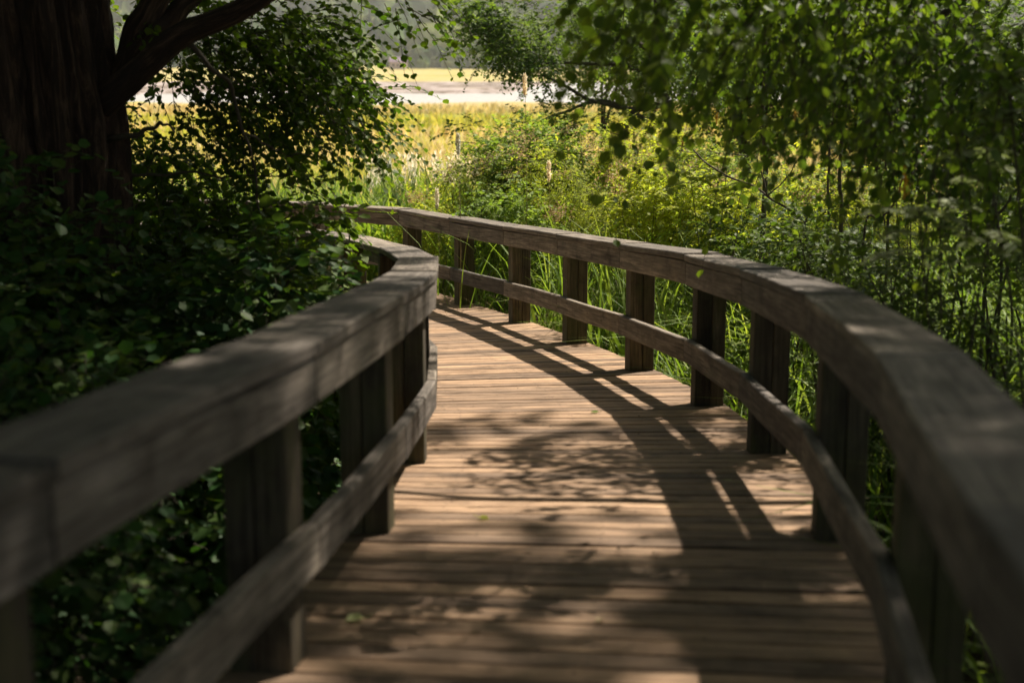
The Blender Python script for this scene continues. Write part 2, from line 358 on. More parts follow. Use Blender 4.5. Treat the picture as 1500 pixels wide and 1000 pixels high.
# ------------------------------------------------------------------ ground, river, hills
def sstep(a, b_, x): t = np.clip((x-a)/(b_-a), 0, 1); return t*t*(3-2*t)
def river_far(x, y):       # far edge of the water as a function of x
    u = x/np.maximum(y, 1)*FPX
    return 0
def ground_z(x, y):
    x = np.asarray(x, float); y = np.asarray(y, float)
    z = np.maximum(deck_z(y)-.55, 0) * (1-sstep(14, 17, y)) 
    z = z + .45*sstep(2.0, 5.5, -x)*(1-sstep(9, 15, y)) + .05*snoise(x, y, 3, 1.3)*(1-sstep(60, 90, y))
    z = z + .25*sstep(1.5, 4, x)*(1-sstep(6, 12, y))
    # tidal channel: near bank y ~ 146, far bank ~ 205 on the left, widening to the right
    far = 205 + 235*sstep(-1, 7, x*180/np.maximum(y, 60)) + 22*snoise(x, y*0, 8, .12)
    near = 143 + 7*snoise(x, y*0, 5, .16) + 10*sstep(-30, -60, x)
    z = z - 1.0*sstep(near-1, near+2, y)*(1-sstep(far, far+14, y))
    mud = sstep(near-2, near+2, y)*(1-sstep(430, 470, y))
    z = z - .22*mud*sstep(far-5, far+18, y) + .1*mud*snoise(x, y, 12, .1)
    # hills far behind
    hy = sstep(760, 1050, y)*9 + sstep(1050, 2500, y)*(250 + 40*snoise(x, y, 17, .0035))
    z = z + hy*(.9+.25*snoise(x, y*0, 19, .002)) 
    return z
def ladder(lo, hi, step, grow):
    v = [lo]
    while v[-1] < hi: v.append(v[-1]+step); step *= grow
    return v
ys = np.array(sorted(set([-260,-180,-120,-80,-50,-35,-25,-18,-12] + list(np.arange(-8, 24, .5)) + ladder(24, 130, .7, 1.03) + list(np.arange(134, 240, 2.5)) + ladder(242, 2600, 5, 1.035))))
xh = np.array(list(np.arange(0, 12, .5)) + ladder(12, 2200, .8, 1.07)); xs = np.concatenate([-xh[:0:-1], xh])
X, Y = np.meshgrid(xs, ys); Z = ground_z(X, Y)
ny, nx = X.shape; i = np.arange(ny-1)[:,None]*nx; j = np.arange(nx-1)[None]
F = np.stack([i+j, i+j+1, i+j+1+nx, i+j+nx], -1).reshape(-1, 4)
m, n, l, b, out = mat('marsh_ground'); geo = n.new('ShaderNodeNewGeometry'); pos = geo.outputs['Position']
sx = n.new('ShaderNodeSeparateXYZ'); l.new(pos, sx.inputs[0])
big = noise(n, l, mapping(n, l, pos, (.02, .055, .02)), 1, 6, .62, .6); fine = noise(n, l, mapping(n, l, pos, (1.2, .5, 1)), 1, 5, .7)
# meadow bands: tan grass, yellow-green grass
meadow = ramp(n, [(.32, (.14,.18,.035)), (.42, (.27,.27,.06)), (.49, (.38,.32,.11)), (.56, (.42,.32,.17)), (.66, (.28,.27,.06))]); l.new(big, meadow.inputs[0])
fr = ramp(n, [(.3, (.72,.72,.7)), (.7, (1.18,1.18,1.15))]); l.new(fine, fr.inputs[0])
meadc = mix(n, l, meadow.outputs[0], fr.outputs[0], 1.0, 'MULTIPLY')
mudn = noise(n, l, mapping(n, l, pos, (.10, .05, .06)), 1, 7, .7, 1.4)
mudr = ramp(n, [(.40, (.06,.05,.025)), (.47, (.15,.115,.09)), (.54, (.33,.28,.26)), (.66, (.40,.36,.34))]); l.new(mudn, mudr.inputs[0])
def rng_node(src, a, b_):
    r = n.new('ShaderNodeMapRange'); r.inputs[1].default_value = a; r.inputs[2].default_value = b_; l.new(src, r.inputs[0]); return r.outputs[0]
mudmask = n.new('ShaderNodeMath'); mudmask.operation = 'MULTIPLY'
l.new(rng_node(sx.outputs[2], -.08, -.15), mudmask.inputs[0]); l.new(rng_node(sx.outputs[1], 120, 135), mudmask.inputs[1])
c = mix(n, l, meadc, mudr.outputs[0], mudmask.outputs[0])
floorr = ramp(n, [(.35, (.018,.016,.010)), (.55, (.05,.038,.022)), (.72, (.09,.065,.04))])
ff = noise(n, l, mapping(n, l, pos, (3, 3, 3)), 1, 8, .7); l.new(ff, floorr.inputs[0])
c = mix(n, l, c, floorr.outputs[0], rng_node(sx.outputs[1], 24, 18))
woodr = ramp(n, [(.4, (.05,.08,.03)), (.6, (.09,.12,.045))]); l.new(noise(n, l, mapping(n, l, pos, (.02,.02,.02)), 1, 5, .6), woodr.inputs[0])
c = mix(n, l, c, woodr.outputs[0], rng_node(sx.outputs[2], 7, 9))
l.new(c, b.inputs['Base Color']); b.inputs['Roughness'].default_value = .95; b.inputs['Specular IOR Level'].default_value = .1
M_GROUND = m
g = Geo(); near_mask = (Y[:-1,:-1].ravel() < 760)
V = np.stack([X, Y, Z], -1).reshape(-1, 3)
g.add(V, F[near_mask], 0, None, True); ground = g.build('ground', M_GROUND); tag(ground, kind='structure')
g = Geo(); g.add(V, F[~near_mask], 0, None, True); hills = g.build('hills', M_GROUND); tag(hills, kind='structure')
m, n, l, b, out = mat('river_water'); b.inputs['Base Color'].default_value = (.50,.48,.46,1); b.inputs['Roughness'].default_value = .25
b.inputs['IOR'].default_value = 1.333; b.inputs['Specular IOR Level'].default_value = 1.0
geo = n.new('ShaderNodeNewGeometry'); bp = n.new('ShaderNodeBump'); bp.inputs['Strength'].default_value = .25; bp.inputs['Distance'].default_value = .3
l.new(noise(n, l, mapping(n, l, geo.outputs['Position'], (.5, 1.1, 1)), 1, 3), bp.inputs['Height']); l.new(bp.outputs[0], b.inputs['Normal'])
g = Geo(); g.add([(-900,120,-.36), (900,120,-.36), (900,480,-.36), (-900,480,-.36)], [[0,1,2,3]]); tag(g.build('river_water', m), kind='structure')

# ------------------------------------------------------------------ leaf tools
LEAF_V = np.array([(0,0,0), (0,.5,-.04), (0,1,-.02), (.27,.22,.05), (.34,.55,.05), (-.27,.22,.05), (-.34,.55,.05)])
LEAF_F3 = np.array([(0,3,1), (3,4,1), (1,4,2), (0,1,5), (5,1,6), (1,2,6)])
ROUND_V = np.array([(0,0,0), (0,.5,-.05), (0,1,-.06), (.38,.15,.05), (.46,.6,.03), (-.38,.15,.05), (-.46,.6,.03)])
SLIM_V = np.array([(0,0,0), (0,.5,-.03), (0,1,-.05), (.13,.25,.03), (.13,.6,.02), (-.13,.25,.03), (-.13,.6,.02)])
def place_leaves(g, P, D, N, S, tmpl, mat=0):
    """P positions, D leaf directions, N rough normals, S sizes"""
    D = unit(D); X_ = unit(np.cross(D, N)); Zn = np.cross(X_, D)
    V = P[:,None] + S[:,None,None]*(tmpl[None,:,0,None]*X_[:,None] + tmpl[None,:,1,None]*D[:,None] + tmpl[None,:,2,None]*Zn[:,None])
    k = len(tmpl); F = (np.arange(len(P))[:,None,None]*k + LEAF_F3[None]).reshape(-1, 3)
    g.add(V.reshape(-1, 3), F, mat)
def sprays(g, O, D, L, k, size, rs, tmpl=ROUND_V, droop=.5, leafm=0, twigm=1, twig_r=.004, spread=.9, hang=0.0, jitter=.24):
    """leafy twigs: origins O, directions D, lengths L, k leaves each"""
    n = len(O)
    if n == 0: return
    D = unit(D); t = (np.arange(k)+.6)/k
    L = np.broadcast_to(L, (n,))
    def pt(tt): return O[:,None] + D[:,None]*(L[:,None]*tt[None])[...,None] + np.array([0,0,-1.])*(droop*L[:,None]*tt[None]**2)[...,None]
    P = pt(t); T = unit(D[:,None] + np.array([0,0,-1.])*(2*droop*t)[None,:,None])
    side = unit(np.cross(T, np.array([0,0,1.])+.001)); sg = np.where(np.arange(k) % 2, 1, -1)[None,:,None]
    dirs = T*.6 + side*sg*spread + rs.normal(0, jitter, (n,k,3)) + np.array([0,0,-1.])*(.25+hang)
    nor = np.array([0,0,1.]) + rs.normal(0, .3, (n,1,3)) + rs.normal(0, .22, (n,k,3))
    S = size*rs.uniform(.6, 1.25, (n,k))
    place_leaves(g, P.reshape(-1,3), dirs.reshape(-1,3), nor.reshape(-1,3), S.ravel(), tmpl, leafm)
    if twig_r:
        tt = np.array([0,.5,1.]); C = pt(tt); th = np.array([0, 2.094, 4.189]); ax = unit(np.cross(D, np.array([.1,.2,1.]))); ay = np.cross(D, ax)
        rr = twig_r*np.array([1,.7,.3])
        V = C[:,:,None] + (ax[:,None,None]*np.cos(th)[None,None,:,None] + ay[:,None,None]*np.sin(th)[None,None,:,None])*rr[None,:,None,None]
        base = np.arange(n)[:,None]*9; q = np.array([[s_*3+a, s_*3+(a+1)%3, s_*3+3+(a+1)%3, s_*3+3+a] for s_ in range(2) for a in range(3)])
        g.add(V.reshape(-1,3), (base[...,None]+q[None]).reshape(-1,4), twigm)
def clump_points(c, r, n, rs, shell=.5):
    d = unit(rs.normal(size=(n,3))); rad = rs.uniform(0, 1, n)**shell
    return np.asarray(c) + d*rad[:,None]*np.asarray(r), d
def foliage(g, clumps, rs, per_m3, size, k=9, L=.35, flow=(0,0,0), gap=-.1, **kw):
    """clumps: (centre, radii); sprays fill them, thicker towards the skin"""
    for c, r in clumps:
        r = np.broadcast_to(np.asarray(r, float), (3,)); n = max(4, int(per_m3*4.19*r[0]*r[1]*r[2]))
        O, d = clump_points(c, r, n, rs)
        # break the ball up: drop sprays where a 3-d noise is low
        ph = snoise(O[:,0]*2.3+O[:,2]*1.9, O[:,1]*2.3-O[:,2]*1.3, 41, 1.4)
        keep = ph > rs.uniform(-1.3, gap, len(O)) if gap < 0 else ph > rs.uniform(gap-.5, gap, len(O)); O, d = O[keep], d[keep]
        D = d*.8 + rs.normal(0, .5, O.shape) + np.array(flow)*1.0; sprays(g, O, D, L*rs.uniform(.6, 1.3, len(O)), k, size*rs.uniform(.85, 1.2), rs, **kw)
def blades(g, P, H, W, rs, lean=.35, mat=0, seg=5, bend=.5, az=None):
    """curved ribbons growing from P; heights H, widths W"""
    n = len(P); a = rs.uniform(0, 2*np.pi, n) if az is None else az + rs.normal(0, .6, n)
    out = np.stack([np.cos(a), np.sin(a), np.zeros(n)], 1); b2 = a + np.pi/2 + rs.normal(0, .5, n)
    sd_ = np.stack([np.cos(b2), np.sin(b2), .15*rs.normal(size=n)], 1)
    t = np.linspace(0, 1, seg+1); le = (lean*rs.uniform(.2, 1.4, n)); be = bend*rs.uniform(.2, 1.6, n)
    C = P[:,None] + out[:,None]*((le[:,None]*t + be[:,None]*t**3)*H[:,None])[...,None] + np.array([0,0,1.])*((t[None] - .42*be[:,None]*t[None]**3)*H[:,None])[...,None]
    wd = W[:,None]*np.array([.55, 1, .95, .75, .45, .04])[None,:seg+1] if seg == 5 else W[:,None]*np.interp(t, [0,.25,.7,1], [.6,1,.8,.04])[None]
    Lf = C - sd_[:,None]*wd[...,None]/2; Rt = C + sd_[:,None]*wd[...,None]/2
    V = np.stack([Lf, Rt], 2).reshape(-1, 3); base = np.arange(n)[:,None]*(2*(seg+1))
    q = np.array([[2*s_, 2*s_+1, 2*s_+3, 2*s_+2] for s_ in range(seg)])
    g.add(V, (base[...,None]+q[None]).reshape(-1, 4), mat)
def limb(g, ctrl, r0, r1, sides=10, mat=0, ridge=.0, seed=1, n=8, wob=.0):
    P = curve(ctrl, n)
    if wob: P = P + wob*np.stack([noise1(seed+i, np.linspace(0, 1, len(P)), 9) for i in range(3)], 1)*np.linspace(0,1,len(P))[:,None]**.5
    R = r0 + (r1-r0)*np.linspace(0, 1, len(P))**.8; tube(g, P, R, sides, mat, ridge, seed)

# sunlight reaching the deck: crowns are thinned where the photo shows sun flecks on the planks
def shade_wanted(x, y):
    """share of sunlight stopped above a point of the deck"""
    fleck = sstep(.1, .5, snoise(x*1.0, y*1.5, 77, 1.6))
    s_ = np.interp(y, [-2, 2.5, 3.6, 4.6, 5.2, 5.8, 6.9, 7.3, 8.5, 9.1], [.985, .985, .97, .93, .78, .03, .03, .70, .62, 0])
    s_ = np.where(y > 6.95, s_*(1-.8*fleck), s_); s_ = np.where((y > 5.3) & (y <= 6.95), np.maximum(s_, .75*sstep(.05, -.35, x+.1*fleck)*(1-fleck*.8)), s_)
    s_ = s_*(1 - .8*sstep(.15, .5, snoise(x*1.6, y*1.6, 78, 2.2))*(x < -.6)*(x > -1.3)*(y > 1)*(y < 6))
    s_ = np.maximum(s_*(1 - .3*sstep(1.6, 2.6, x)), .86*sstep(1.5, 2.2, x)*(1-sstep(7.5, 11.5, y)))
    return np.clip(np.maximum(s_, .985*sstep(-1.15, -1.5, x)*(1-sstep(0, 1.5, y-7.0-3.5*sstep(-1.8, -2.6, x)))), 0, .985)
def over_canopy(g, boxes, rs, size, k, L, side):
    tot = sum(b_[5]-b_[4] for b_ in boxes); area = k*.42*size*size      # leaf area of a spray seen from the sun
    for (x0, x1, y0, y1, z0, z1) in boxes:
        n = int(4.0/area*(z1-z0)/tot*(x1-x0)*(y1-y0)); O = rs.uniform((x0,y0,z0), (x1,y1,z1), (n,3))
        h = O[:,2]-.2-1.8; px = O[:,0]-h*SDIR.x/SDIR.z; py = O[:,1]-h*SDIR.y/SDIR.z
        tau = -np.log(1-shade_wanted(px, py)); keep = rs.uniform(0, 1, n) < tau/4.0
        keep &= (px < -.95) if side < 0 else (px >= -.95)
        keep &= O[:,2] > EYE + .075*np.maximum(O[:,1], 0) + .45          # boughs start above the view
        O = O[keep]; sprays(g, O, rs.normal(0, 1, O.shape)*[1,1,.35], L*rs.uniform(.6,1.3,len(O)), k, size, rs, tmpl=ROUND_V, leafm=0, twigm=1)

# ------------------------------------------------------------------ the old tree on the left
rs = np.random.default_rng(101)
b0 = Vector((-2.62, 8.3, float(ground_z(-2.62, 8.3))))
old = empty('old_tree', b0, 'massive old tree with furrowed reddish trunk in deep shade left of the boardwalk', 'tree')
g = Geo()
P = curve([(-2.66,8.3,.6), (-2.64,8.3,1.3), (-2.60,8.3,2.2), (-2.64,8.3,3.1), (-2.7,8.35,4.4), (-2.8,8.4,6.2)], 14)
tube(g, P, np.interp(np.linspace(0,1,len(P)), [0,.12,.3,.5,1], [.5,.36,.30,.36,.28]), 110, 0, .30, 4)
P = curve([(-3.25,8.2,.6), (-3.2,8.2,1.5), (-3.1,8.2,2.6), (-3.25,8.2,3.6), (-3.6,8.2,6)], 14)
tube(g, P, np.interp(np.linspace(0,1,len(P)), [0,.15,.4,1], [.5,.36,.30,.24]), 90, 0, .30, 8)
P = curve([(-2.95,8.0,.7), (-2.93,8.0,2.0), (-2.95,8.0,3.2), (-3.0,8.0,5)], 12)
tube(g, P, np.linspace(.34, .2, len(P)), 70, 0, .30, 12)
trunk = g.build('trunk', M_BARK, old)
for k_, (ctrl, r0, r1) in enumerate([
    ([at(150,150,8.2), at(190,115,8.1), at(245,72,8.0), at(300,38,7.9), at(372,2,7.8), at(460,-60,7.6), at(620,-170,7.4), at(900,-330,7.0)], .092, .036),
    ([at(165,130,8.35), at(188,90,8.3), at(205,40,8.3), at(235,0,8.3), at(270,-90,8.3), at(330,-260,8.2)], .10, .06),
    ([at(190,90,8.3), at(225,45,8.3), at(280,5,8.4), at(350,-60,8.5), at(450,-200,8.8)], .075, .04),
    ([at(278,66,8.0), at(310,95,8.0), at(338,130,8.1), at(352,190,8.1), at(375,240,8.2), at(382,300,8.2)], .018, .006),
    ([at(352,190,8.1), at(395,215,8.3), at(450,232,8.5)], .009, .004),
    ([at(150,205,8.2), at(185,202,8.1), at(215,190,8.1), at(232,180,8.1), at(262,196,8.1)], .024, .006),
    ([at(170,255,8.3), at(215,258,8.3), at(270,250,8.4), at(330,262,8.5), at(420,255,8.6)], .012, .004)]):
    g = Geo(); limb(g, ctrl, r0, r1, 14 if r0 > .05 else 7, 0, .05 if r0 > .05 else 0, k_+3, 8, .04); g.build('limb', M_BARK if r0 > .05 else M_TWIG, old)
g = Geo()
# curtain of leaves right of the trunk
cl_ = []
def rowclump(u, v, d, r): cl_.append((tuple(at(u, v, d)), r))
for (u, v, d, r) in [
    (250,40,8.6,(.35,.4,.25)), (330,60,8.8,(.4,.5,.3)), (420,40,9,(.4,.5,.3)), (500,30,9.2,(.3,.5,.22)), (450,90,9,(.35,.5,.3)), (380,110,8.8,(.35,.5,.3)),
    (490,95,9.3,(.25,.45,.2)), (540,150,9.3,(.2,.4,.18)), (480,150,9.2,(.3,.5,.25)), (400,180,9,(.35,.5,.3)), (300,150,8.8,(.3,.4,.25)), (240,130,8.7,(.2,.3,.2)),
    (555,185,9.4,(.10,.3,.12)), (520,190,9.4,(.18,.3,.10)), (330,210,8.9,(.3,.4,.25)), (430,230,9.2,(.3,.45,.2)), (260,240,8.8,(.3,.4,.2)), (480,245,9.4,(.25,.4,.14)),
    (520,262,9.5,(.12,.3,.10)), (370,270,9,(.35,.45,.2)), (440,300,9.4,(.28,.4,.15)), (300,300,8.9,(.3,.4,.2)), (400,330,9.2,(.3,.4,.18)), (470,335,9.8,(.16,.3,.12)),
    (230,190,8.6,(.22,.3,.2)), (200,255,8.7,(.25,.3,.22)), (235,100,8.6,(.2,.3,.2)), (270,200,8.7,(.25,.4,.2)), (205,330,8.6,(.25,.3,.2)), (280,390,8.6,(.3,.4,.2)), (370,420,8.8,(.3,.4,.15)), (250,290,8.7,(.3,.4,.2)), (345,310,8.8,(.3,.4,.2)), (420,330,9.2,(.25,.4,.18)), (300,250,9.4,(.4,.3,.25)), (400,270,9.8,(.4,.3,.25)), (350,150,9.6,(.4,.3,.3)), (440,180,9.8,(.35,.3,.25)), (300,80,9.4,(.4,.3,.3)), (450,60,9.7,(.4,.3,.25)), (480,215,9.7,(.22,.3,.15)), (210,300,8.7,(.25,.3,.25)), (250,350,8.8,(.3,.4,.25)), (340,380,9.0,(.35,.4,.22)), (400,400,9.3,(.25,.4,.15)), (440,415,9.6,(.15,.3,.12)), (330,330,9.0,(.35,.4,.25)), (440,345,9.4,(.25,.4,.16)),
    (185,150,8.9,(.16,.3,.12)), (180,215,8.9,(.2,.3,.15)), (195,170,9.2,(.2,.3,.2)), (240,165,9.0,(.2,.3,.2)), (225,215,9.1,(.2,.3,.15)),
    (590,10,9.2,(.25,.3,.06)), (610,30,9.2,(.10,.3,.06)), (575,-20,9.2,(.4,.3,.12)), (640,62,9.0,(.06,.1,.03)), (440,370,9.8,(.2,.3,.12)), (485,375,10,(.10,.2,.10))]:
    rowclump(u, v, d, r)
foliage(g, cl_[::2], rs, 430, .040, k=10, L=.32, tmpl=ROUND_V, droop=.5, hang=.15, twig_r=.004, flow=(.9,-.1,-.4), gap=.1)
foliage(g, cl_[1::2], rs, 360, .050, k=9, L=.34, tmpl=LEAF_V*[1.25,1,1], droop=.5, hang=.15, twig_r=.004, flow=(.9,-.1,-.4), gap=.1)
over_canopy(g, [(-9,4,-3,14,5.2,8.5)], rs, .12, 10, .5, -1)
crown = g.build('crown', [M_LEAF, M_TWIG], old)

# ------------------------------------------------------------------ overhanging tree on the right
rs = np.random.default_rng(202)
b1 = Vector((6.4, 7.5, float(ground_z(6.4, 7.5))))
ot = empty('overhanging_tree', b1, 'tree whose low leafy boughs hang over the reeds across the upper right of the view', 'tree')
g = Geo(); limb(g, [(6.4,7.5,.6), (6.3,7.5,2), (6.0,7.4,3.6), (5.6,7.2,5.4), (5.0,7,8)], .26, .12, 24, 0, .08, 5); g.build('trunk', M_BARK, ot)
for k_, c_ in enumerate([[(6.1,7.4,3.2), (4.8,7.4,4.3), (3.2,7.2,4.4), (1.6,7.0,3.9), (.3,6.9,3.35)], [(5.8,7.3,4.4), (4.6,8,4.6), (3.4,8.6,3.9), (2.4,8.8,3.2)],
        [(5.6,7.2,5.2), (3.5,5.6,6.4), (1.8,4.2,6.9), (0,3,7.2)], [(6.2,7.5,2.8), (4.8,7.0,3.3), (3.8,6.6,2.9), (3.2,6.4,2.4)]]):
    g = Geo(); limb(g, c_, .085, .02, 10, 0, 0, k_+9, 8, .06); g.build('limb', M_TWIG, ot)
g = Geo(); cl_ = []
for (u, v, d, r) in [
    (985,30,7.0,(.25,.4,.22)), (940,-10,7.0,(.25,.4,.12)), (1020,50,7.0,(.3,.4,.25)), (970,75,7.0,(.16,.3,.16)),
    (960,-40,7.2,(.3,.5,.2)), (1100,30,7.2,(.4,.5,.28)), (985,105,6.9,(.14,.3,.12)), (1060,110,7.0,(.25,.4,.2)), (965,140,6.9,(.06,.15,.08)), (1120,120,7.1,(.3,.4,.25)),
    (1190,70,7.4,(.35,.4,.3)), (1280,60,7.6,(.35,.4,.3)), (1190,160,7.3,(.25,.4,.22)), (1260,160,7.4,(.3,.4,.25)), (1350,130,7.6,(.3,.4,.3)), (1240,220,7.2,(.18,.3,.16)),
    (1320,220,7.3,(.28,.4,.22)), (1400,220,7.4,(.3,.4,.28)), (1330,262,7.1,(.16,.3,.10)), (1480,180,7.5,(.3,.4,.3)), (1460,300,7.2,(.2,.4,.22)), (1500,380,7.2,(.15,.3,.2)), (1120,185,7.2,(.12,.2,.10)),
    (1150,-30,7.4,(.9,.6,.25)), (1480,60,7.8,(.25,.4,.25)), (1400,-20,7.8,(.4,.4,.15)), (1040,-20,7.2,(.4,.5,.2))]:
    rowclump(u, v, d, r)
cl_ = [(c, (r[0], r[1]*1.6, r[2]*.92)) for c, r in cl_]
foliage(g, cl_[::2], rs, 420, .040, k=11, L=.34, tmpl=LEAF_V*[1.3,1,1], droop=.9, hang=.3, twig_r=.004, flow=(-.7,0,-.6), gap=.3)
foliage(g, cl_[1::2], rs, 360, .050, k=10, L=.36, tmpl=ROUND_V*[.9,1,1], droop=.9, hang=.3, twig_r=.004, flow=(-.7,0,-.6), gap=.3)
nr_ = [(tuple(at(u,v,d)), r) for u,v,d,r in [(930,40,4.9,(.10,.2,.08)), (965,110,4.8,(.07,.15,.10)), (1030,20,5.0,(.2,.2,.08)), (1110,60,5.1,(.16,.2,.10)), (1060,110,5.0,(.10,.2,.06)), (1180,20,5.2,(.2,.2,.08)),
    (1220,110,5.3,(.16,.2,.09)), (1290,170,5.3,(.14,.2,.08)), (1340,60,5.4,(.2,.2,.10)), (1160,160,5.2,(.08,.2,.06)), (1390,170,5.4,(.14,.2,.09)), (1440,90,5.4,(.16,.2,.1)), (1010,-30,5,(.4,.3,.05))]]
foliage(g, [((x,y,z), (.8,.7,.45)) for x,y,z in [(3.6,7.0,4.3),(4.6,7.3,4.0),(5.4,7.3,4.9),(4.2,8.2,4.5),(3.6,6.6,3.6),(5.9,7.2,3.8),(3.9,6.0,6.0),(2.4,5.0,6.6),(5.0,8.6,5.4),(6.6,7.6,5.4)]], rs, 110, .07, k=9, L=.4, tmpl=LEAF_V*[1.3,1,1], droop=.6)
foliage(g, nr_, rs, 900, .046, k=10, L=.26, tmpl=ROUND_V*[.9,1,1], droop=.9, hang=.4, twig_r=.004, flow=(-.7,0,-.7))
over_canopy(g, [(-1,11,-1,14,8.5,12.5)], rs, .13, 9, .45, 1)
g.build('crown', [M_HANG, M_TWIG], ot)

# ------------------------------------------------------------------ general tree builder (trees out on the marsh edge)
def tree(name, base, height, clumps, limbs, m_leaf, label, size, per, seed, r0=.14, trunk_ctrl=None, group=None, k=8, L=.3, tmpl=LEAF_V, tw=.004, droop=.25, cat='tree', m_bark=None, gap=-.1):
    rs = np.random.default_rng(seed); x, y = base; z = float(ground_z(x, y))
    root = empty(name, (x, y, z), label, cat, group)
    g = Geo(); limb(g, trunk_ctrl or [(x,y,z-.1), (x+.1,y,z+height*.35), (x-.05,y,z+height*.7), (x+.05,y,z+height)], r0, r0*.25, 12, 0, .05, seed, 8, .04); g.build('trunk', m_bark or M_TWIG, root)
    for i_, (c_, ra) in enumerate(limbs):
        g = Geo(); limb(g, c_, ra, ra*.25, 8, 0, 0, seed+i_, 8, .05); g.build('limb', M_TWIG, root)
    g = Geo(); foliage(g, clumps, rs, per, size, k=k, L=L, tmpl=tmpl, droop=droop, twig_r=tw, gap=gap); g.build('crown', [m_leaf, M_TWIG], root)
    return root
D = 21.0
tree('oak_tree', (2.9, D), 6, [(tuple(at(u,v,D+dd)), tuple(1.2*q for q in r)) for u,v,dd,r in [
    (660,75,0,(.35,.5,.15)), (700,50,.3,(.5,.6,.35)), (750,40,0,(.6,.7,.5)), (720,92,0,(.5,.5,.16)), (780,80,0,(.5,.6,.3)), (820,50,.3,(.6,.7,.5)), (850,10,0,(.7,.7,.4)),
    (720,5,0,(.5,.5,.3)), (660,105,0,(.2,.3,.08)), (740,118,0,(.15,.2,.05)), (800,120,0,(.2,.3,.08)), (840,95,0,(.25,.3,.2)), (940,60,.5,(.7,.8,.6)), (1020,80,.5,(.6,.8,.6)),
    (765,140,-.3,(.2,.3,.10)), (740,160,-.2,(.12,.2,.05)), (800,172,-.2,(.45,.4,.14)), (690,182,-.2,(.25,.3,.09)), (740,190,-.2,(.35,.4,.12)), (660,195,-.2,(.12,.2,.05)), (860,178,-.2,(.4,.4,.15)), (930,190,0,(.5,.5,.16)),
    (880,150,0,(.10,.2,.05)), (970,150,.5,(.4,.5,.3))]],
    [([at(985,150,D), at(940,160,D), at(880,150,D), at(830,130,D), at(795,112,D), at(765,120,D)], .045), ([at(975,120,D), at(920,98,D), at(860,95,D), at(810,92,D), at(760,100,D)], .04),
     ([at(990,190,D), at(950,178,D), at(900,152,D), at(865,150,D), at(820,165,D), at(770,185,D)], .05), ([at(960,80,D), at(900,40,D), at(840,20,D)], .05), ([at(920,180,D), at(850,195,D), at(760,205,D), at(660,210,D-.2)], .022)],
    M_OAK, 'oak with low spreading boughs and dark branches in front of the river', .06, 380, 301, .13,
    [tuple(at(1000,235,D)), tuple(at(985,190,D)), tuple(at(972,140,D)), tuple(at(965,60,D)), tuple(at(960,-60,D))], k=8, L=.3, m_bark=M_TWIG, gap=.32)
bt = [((3.9,24), 'bushy tree behind the thin upright stems, its crown shading the ground under the boughs', [(1060,130,(1,1,.8)), (1100,60,(1.2,1,.9)), (1130,160,(.8,1,.6)), (1010,40,(1.,1,.8)), (1080,200,(.6,.8,.3))], 1080),
      ((6.2,23), 'dense tree at the upper right behind the hanging boughs', [(1230,60,(1.3,1,1)), (1300,120,(1.2,1,.9)), (1200,180,(.9,1,.5)), (1320,200,(1,1,.5)), (1260,240,(.8,.8,.3))], 1260),
      ((8.2,22), 'dense tree at the right edge of the view behind the pale fronds', [(1420,80,(1.2,1,1)), (1500,140,(1.2,1,1)), (1440,220,(1.1,1,.5)), (1380,20,(1,1,.5))], 1450),
      ((1.7,27), 'low rounded tree in the gap between the oak and the bushy tree', [(900,110,(.9,1,.5)), (950,60,(1.2,1,.7)), (880,40,(1.,1,.6))], 940)]
for i_, (bs, lb, cs, uu) in enumerate(bt):
    z = float(ground_z(*bs)); cl_ = [(tuple(at(u,v,bs[1]+rng.uniform(-.5,.5))), r) for u,v,r in cs]
    top = at(uu, 30, bs[1])
    tree('leafy_tree', bs, 5, cl_, [([(bs[0],bs[1],1.8), tuple(.5*(np.array((bs[0],bs[1],2.6))+np.array(c_[0]))), c_[0]], .03) for c_ in cl_],
         M_OAK, lb, .085, 150, 320+i_, .12, [(bs[0],bs[1],z-.1), (bs[0]+.05,bs[1],1.2), (top.x,top.y,2.6), (top.x,top.y,4.6)], group='trees at the marsh edge', k=8, L=.38)
# shadow side: trees left of and behind the old tree close off the light
for i_, (bs, lb) in enumerate([((-6.5,9.5), 'dark tree at the left edge of the view behind the old trunk'), ((-5.2,13.5), 'leafy tree behind the curtain of leaves left of the boardwalk')]):
    z = float(ground_z(*bs)); cl_ = [((bs[0]+rng.uniform(-1.2,1.2), bs[1]+rng.uniform(-1,1), zz), (1.2,1.2,.8)) for zz in (1.6,2.4,3.4,4.6,5.6,6.4)] if i_ == 0 else \
        [((bs[0]+dx, bs[1]+dy, zz), (1.1,1,.8)) for dx,dy,zz in ((-.8,0,2.0),(.3,.3,3.8),(-.9,0,3.4),(.8,0,5),(-.3,0,5.2))]
    tree('shade_tree', bs, 6, cl_, [], M_LEAF, lb, .085, 110, 340+i_, .15, group='trees on the shady bank', k=8, L=.35)

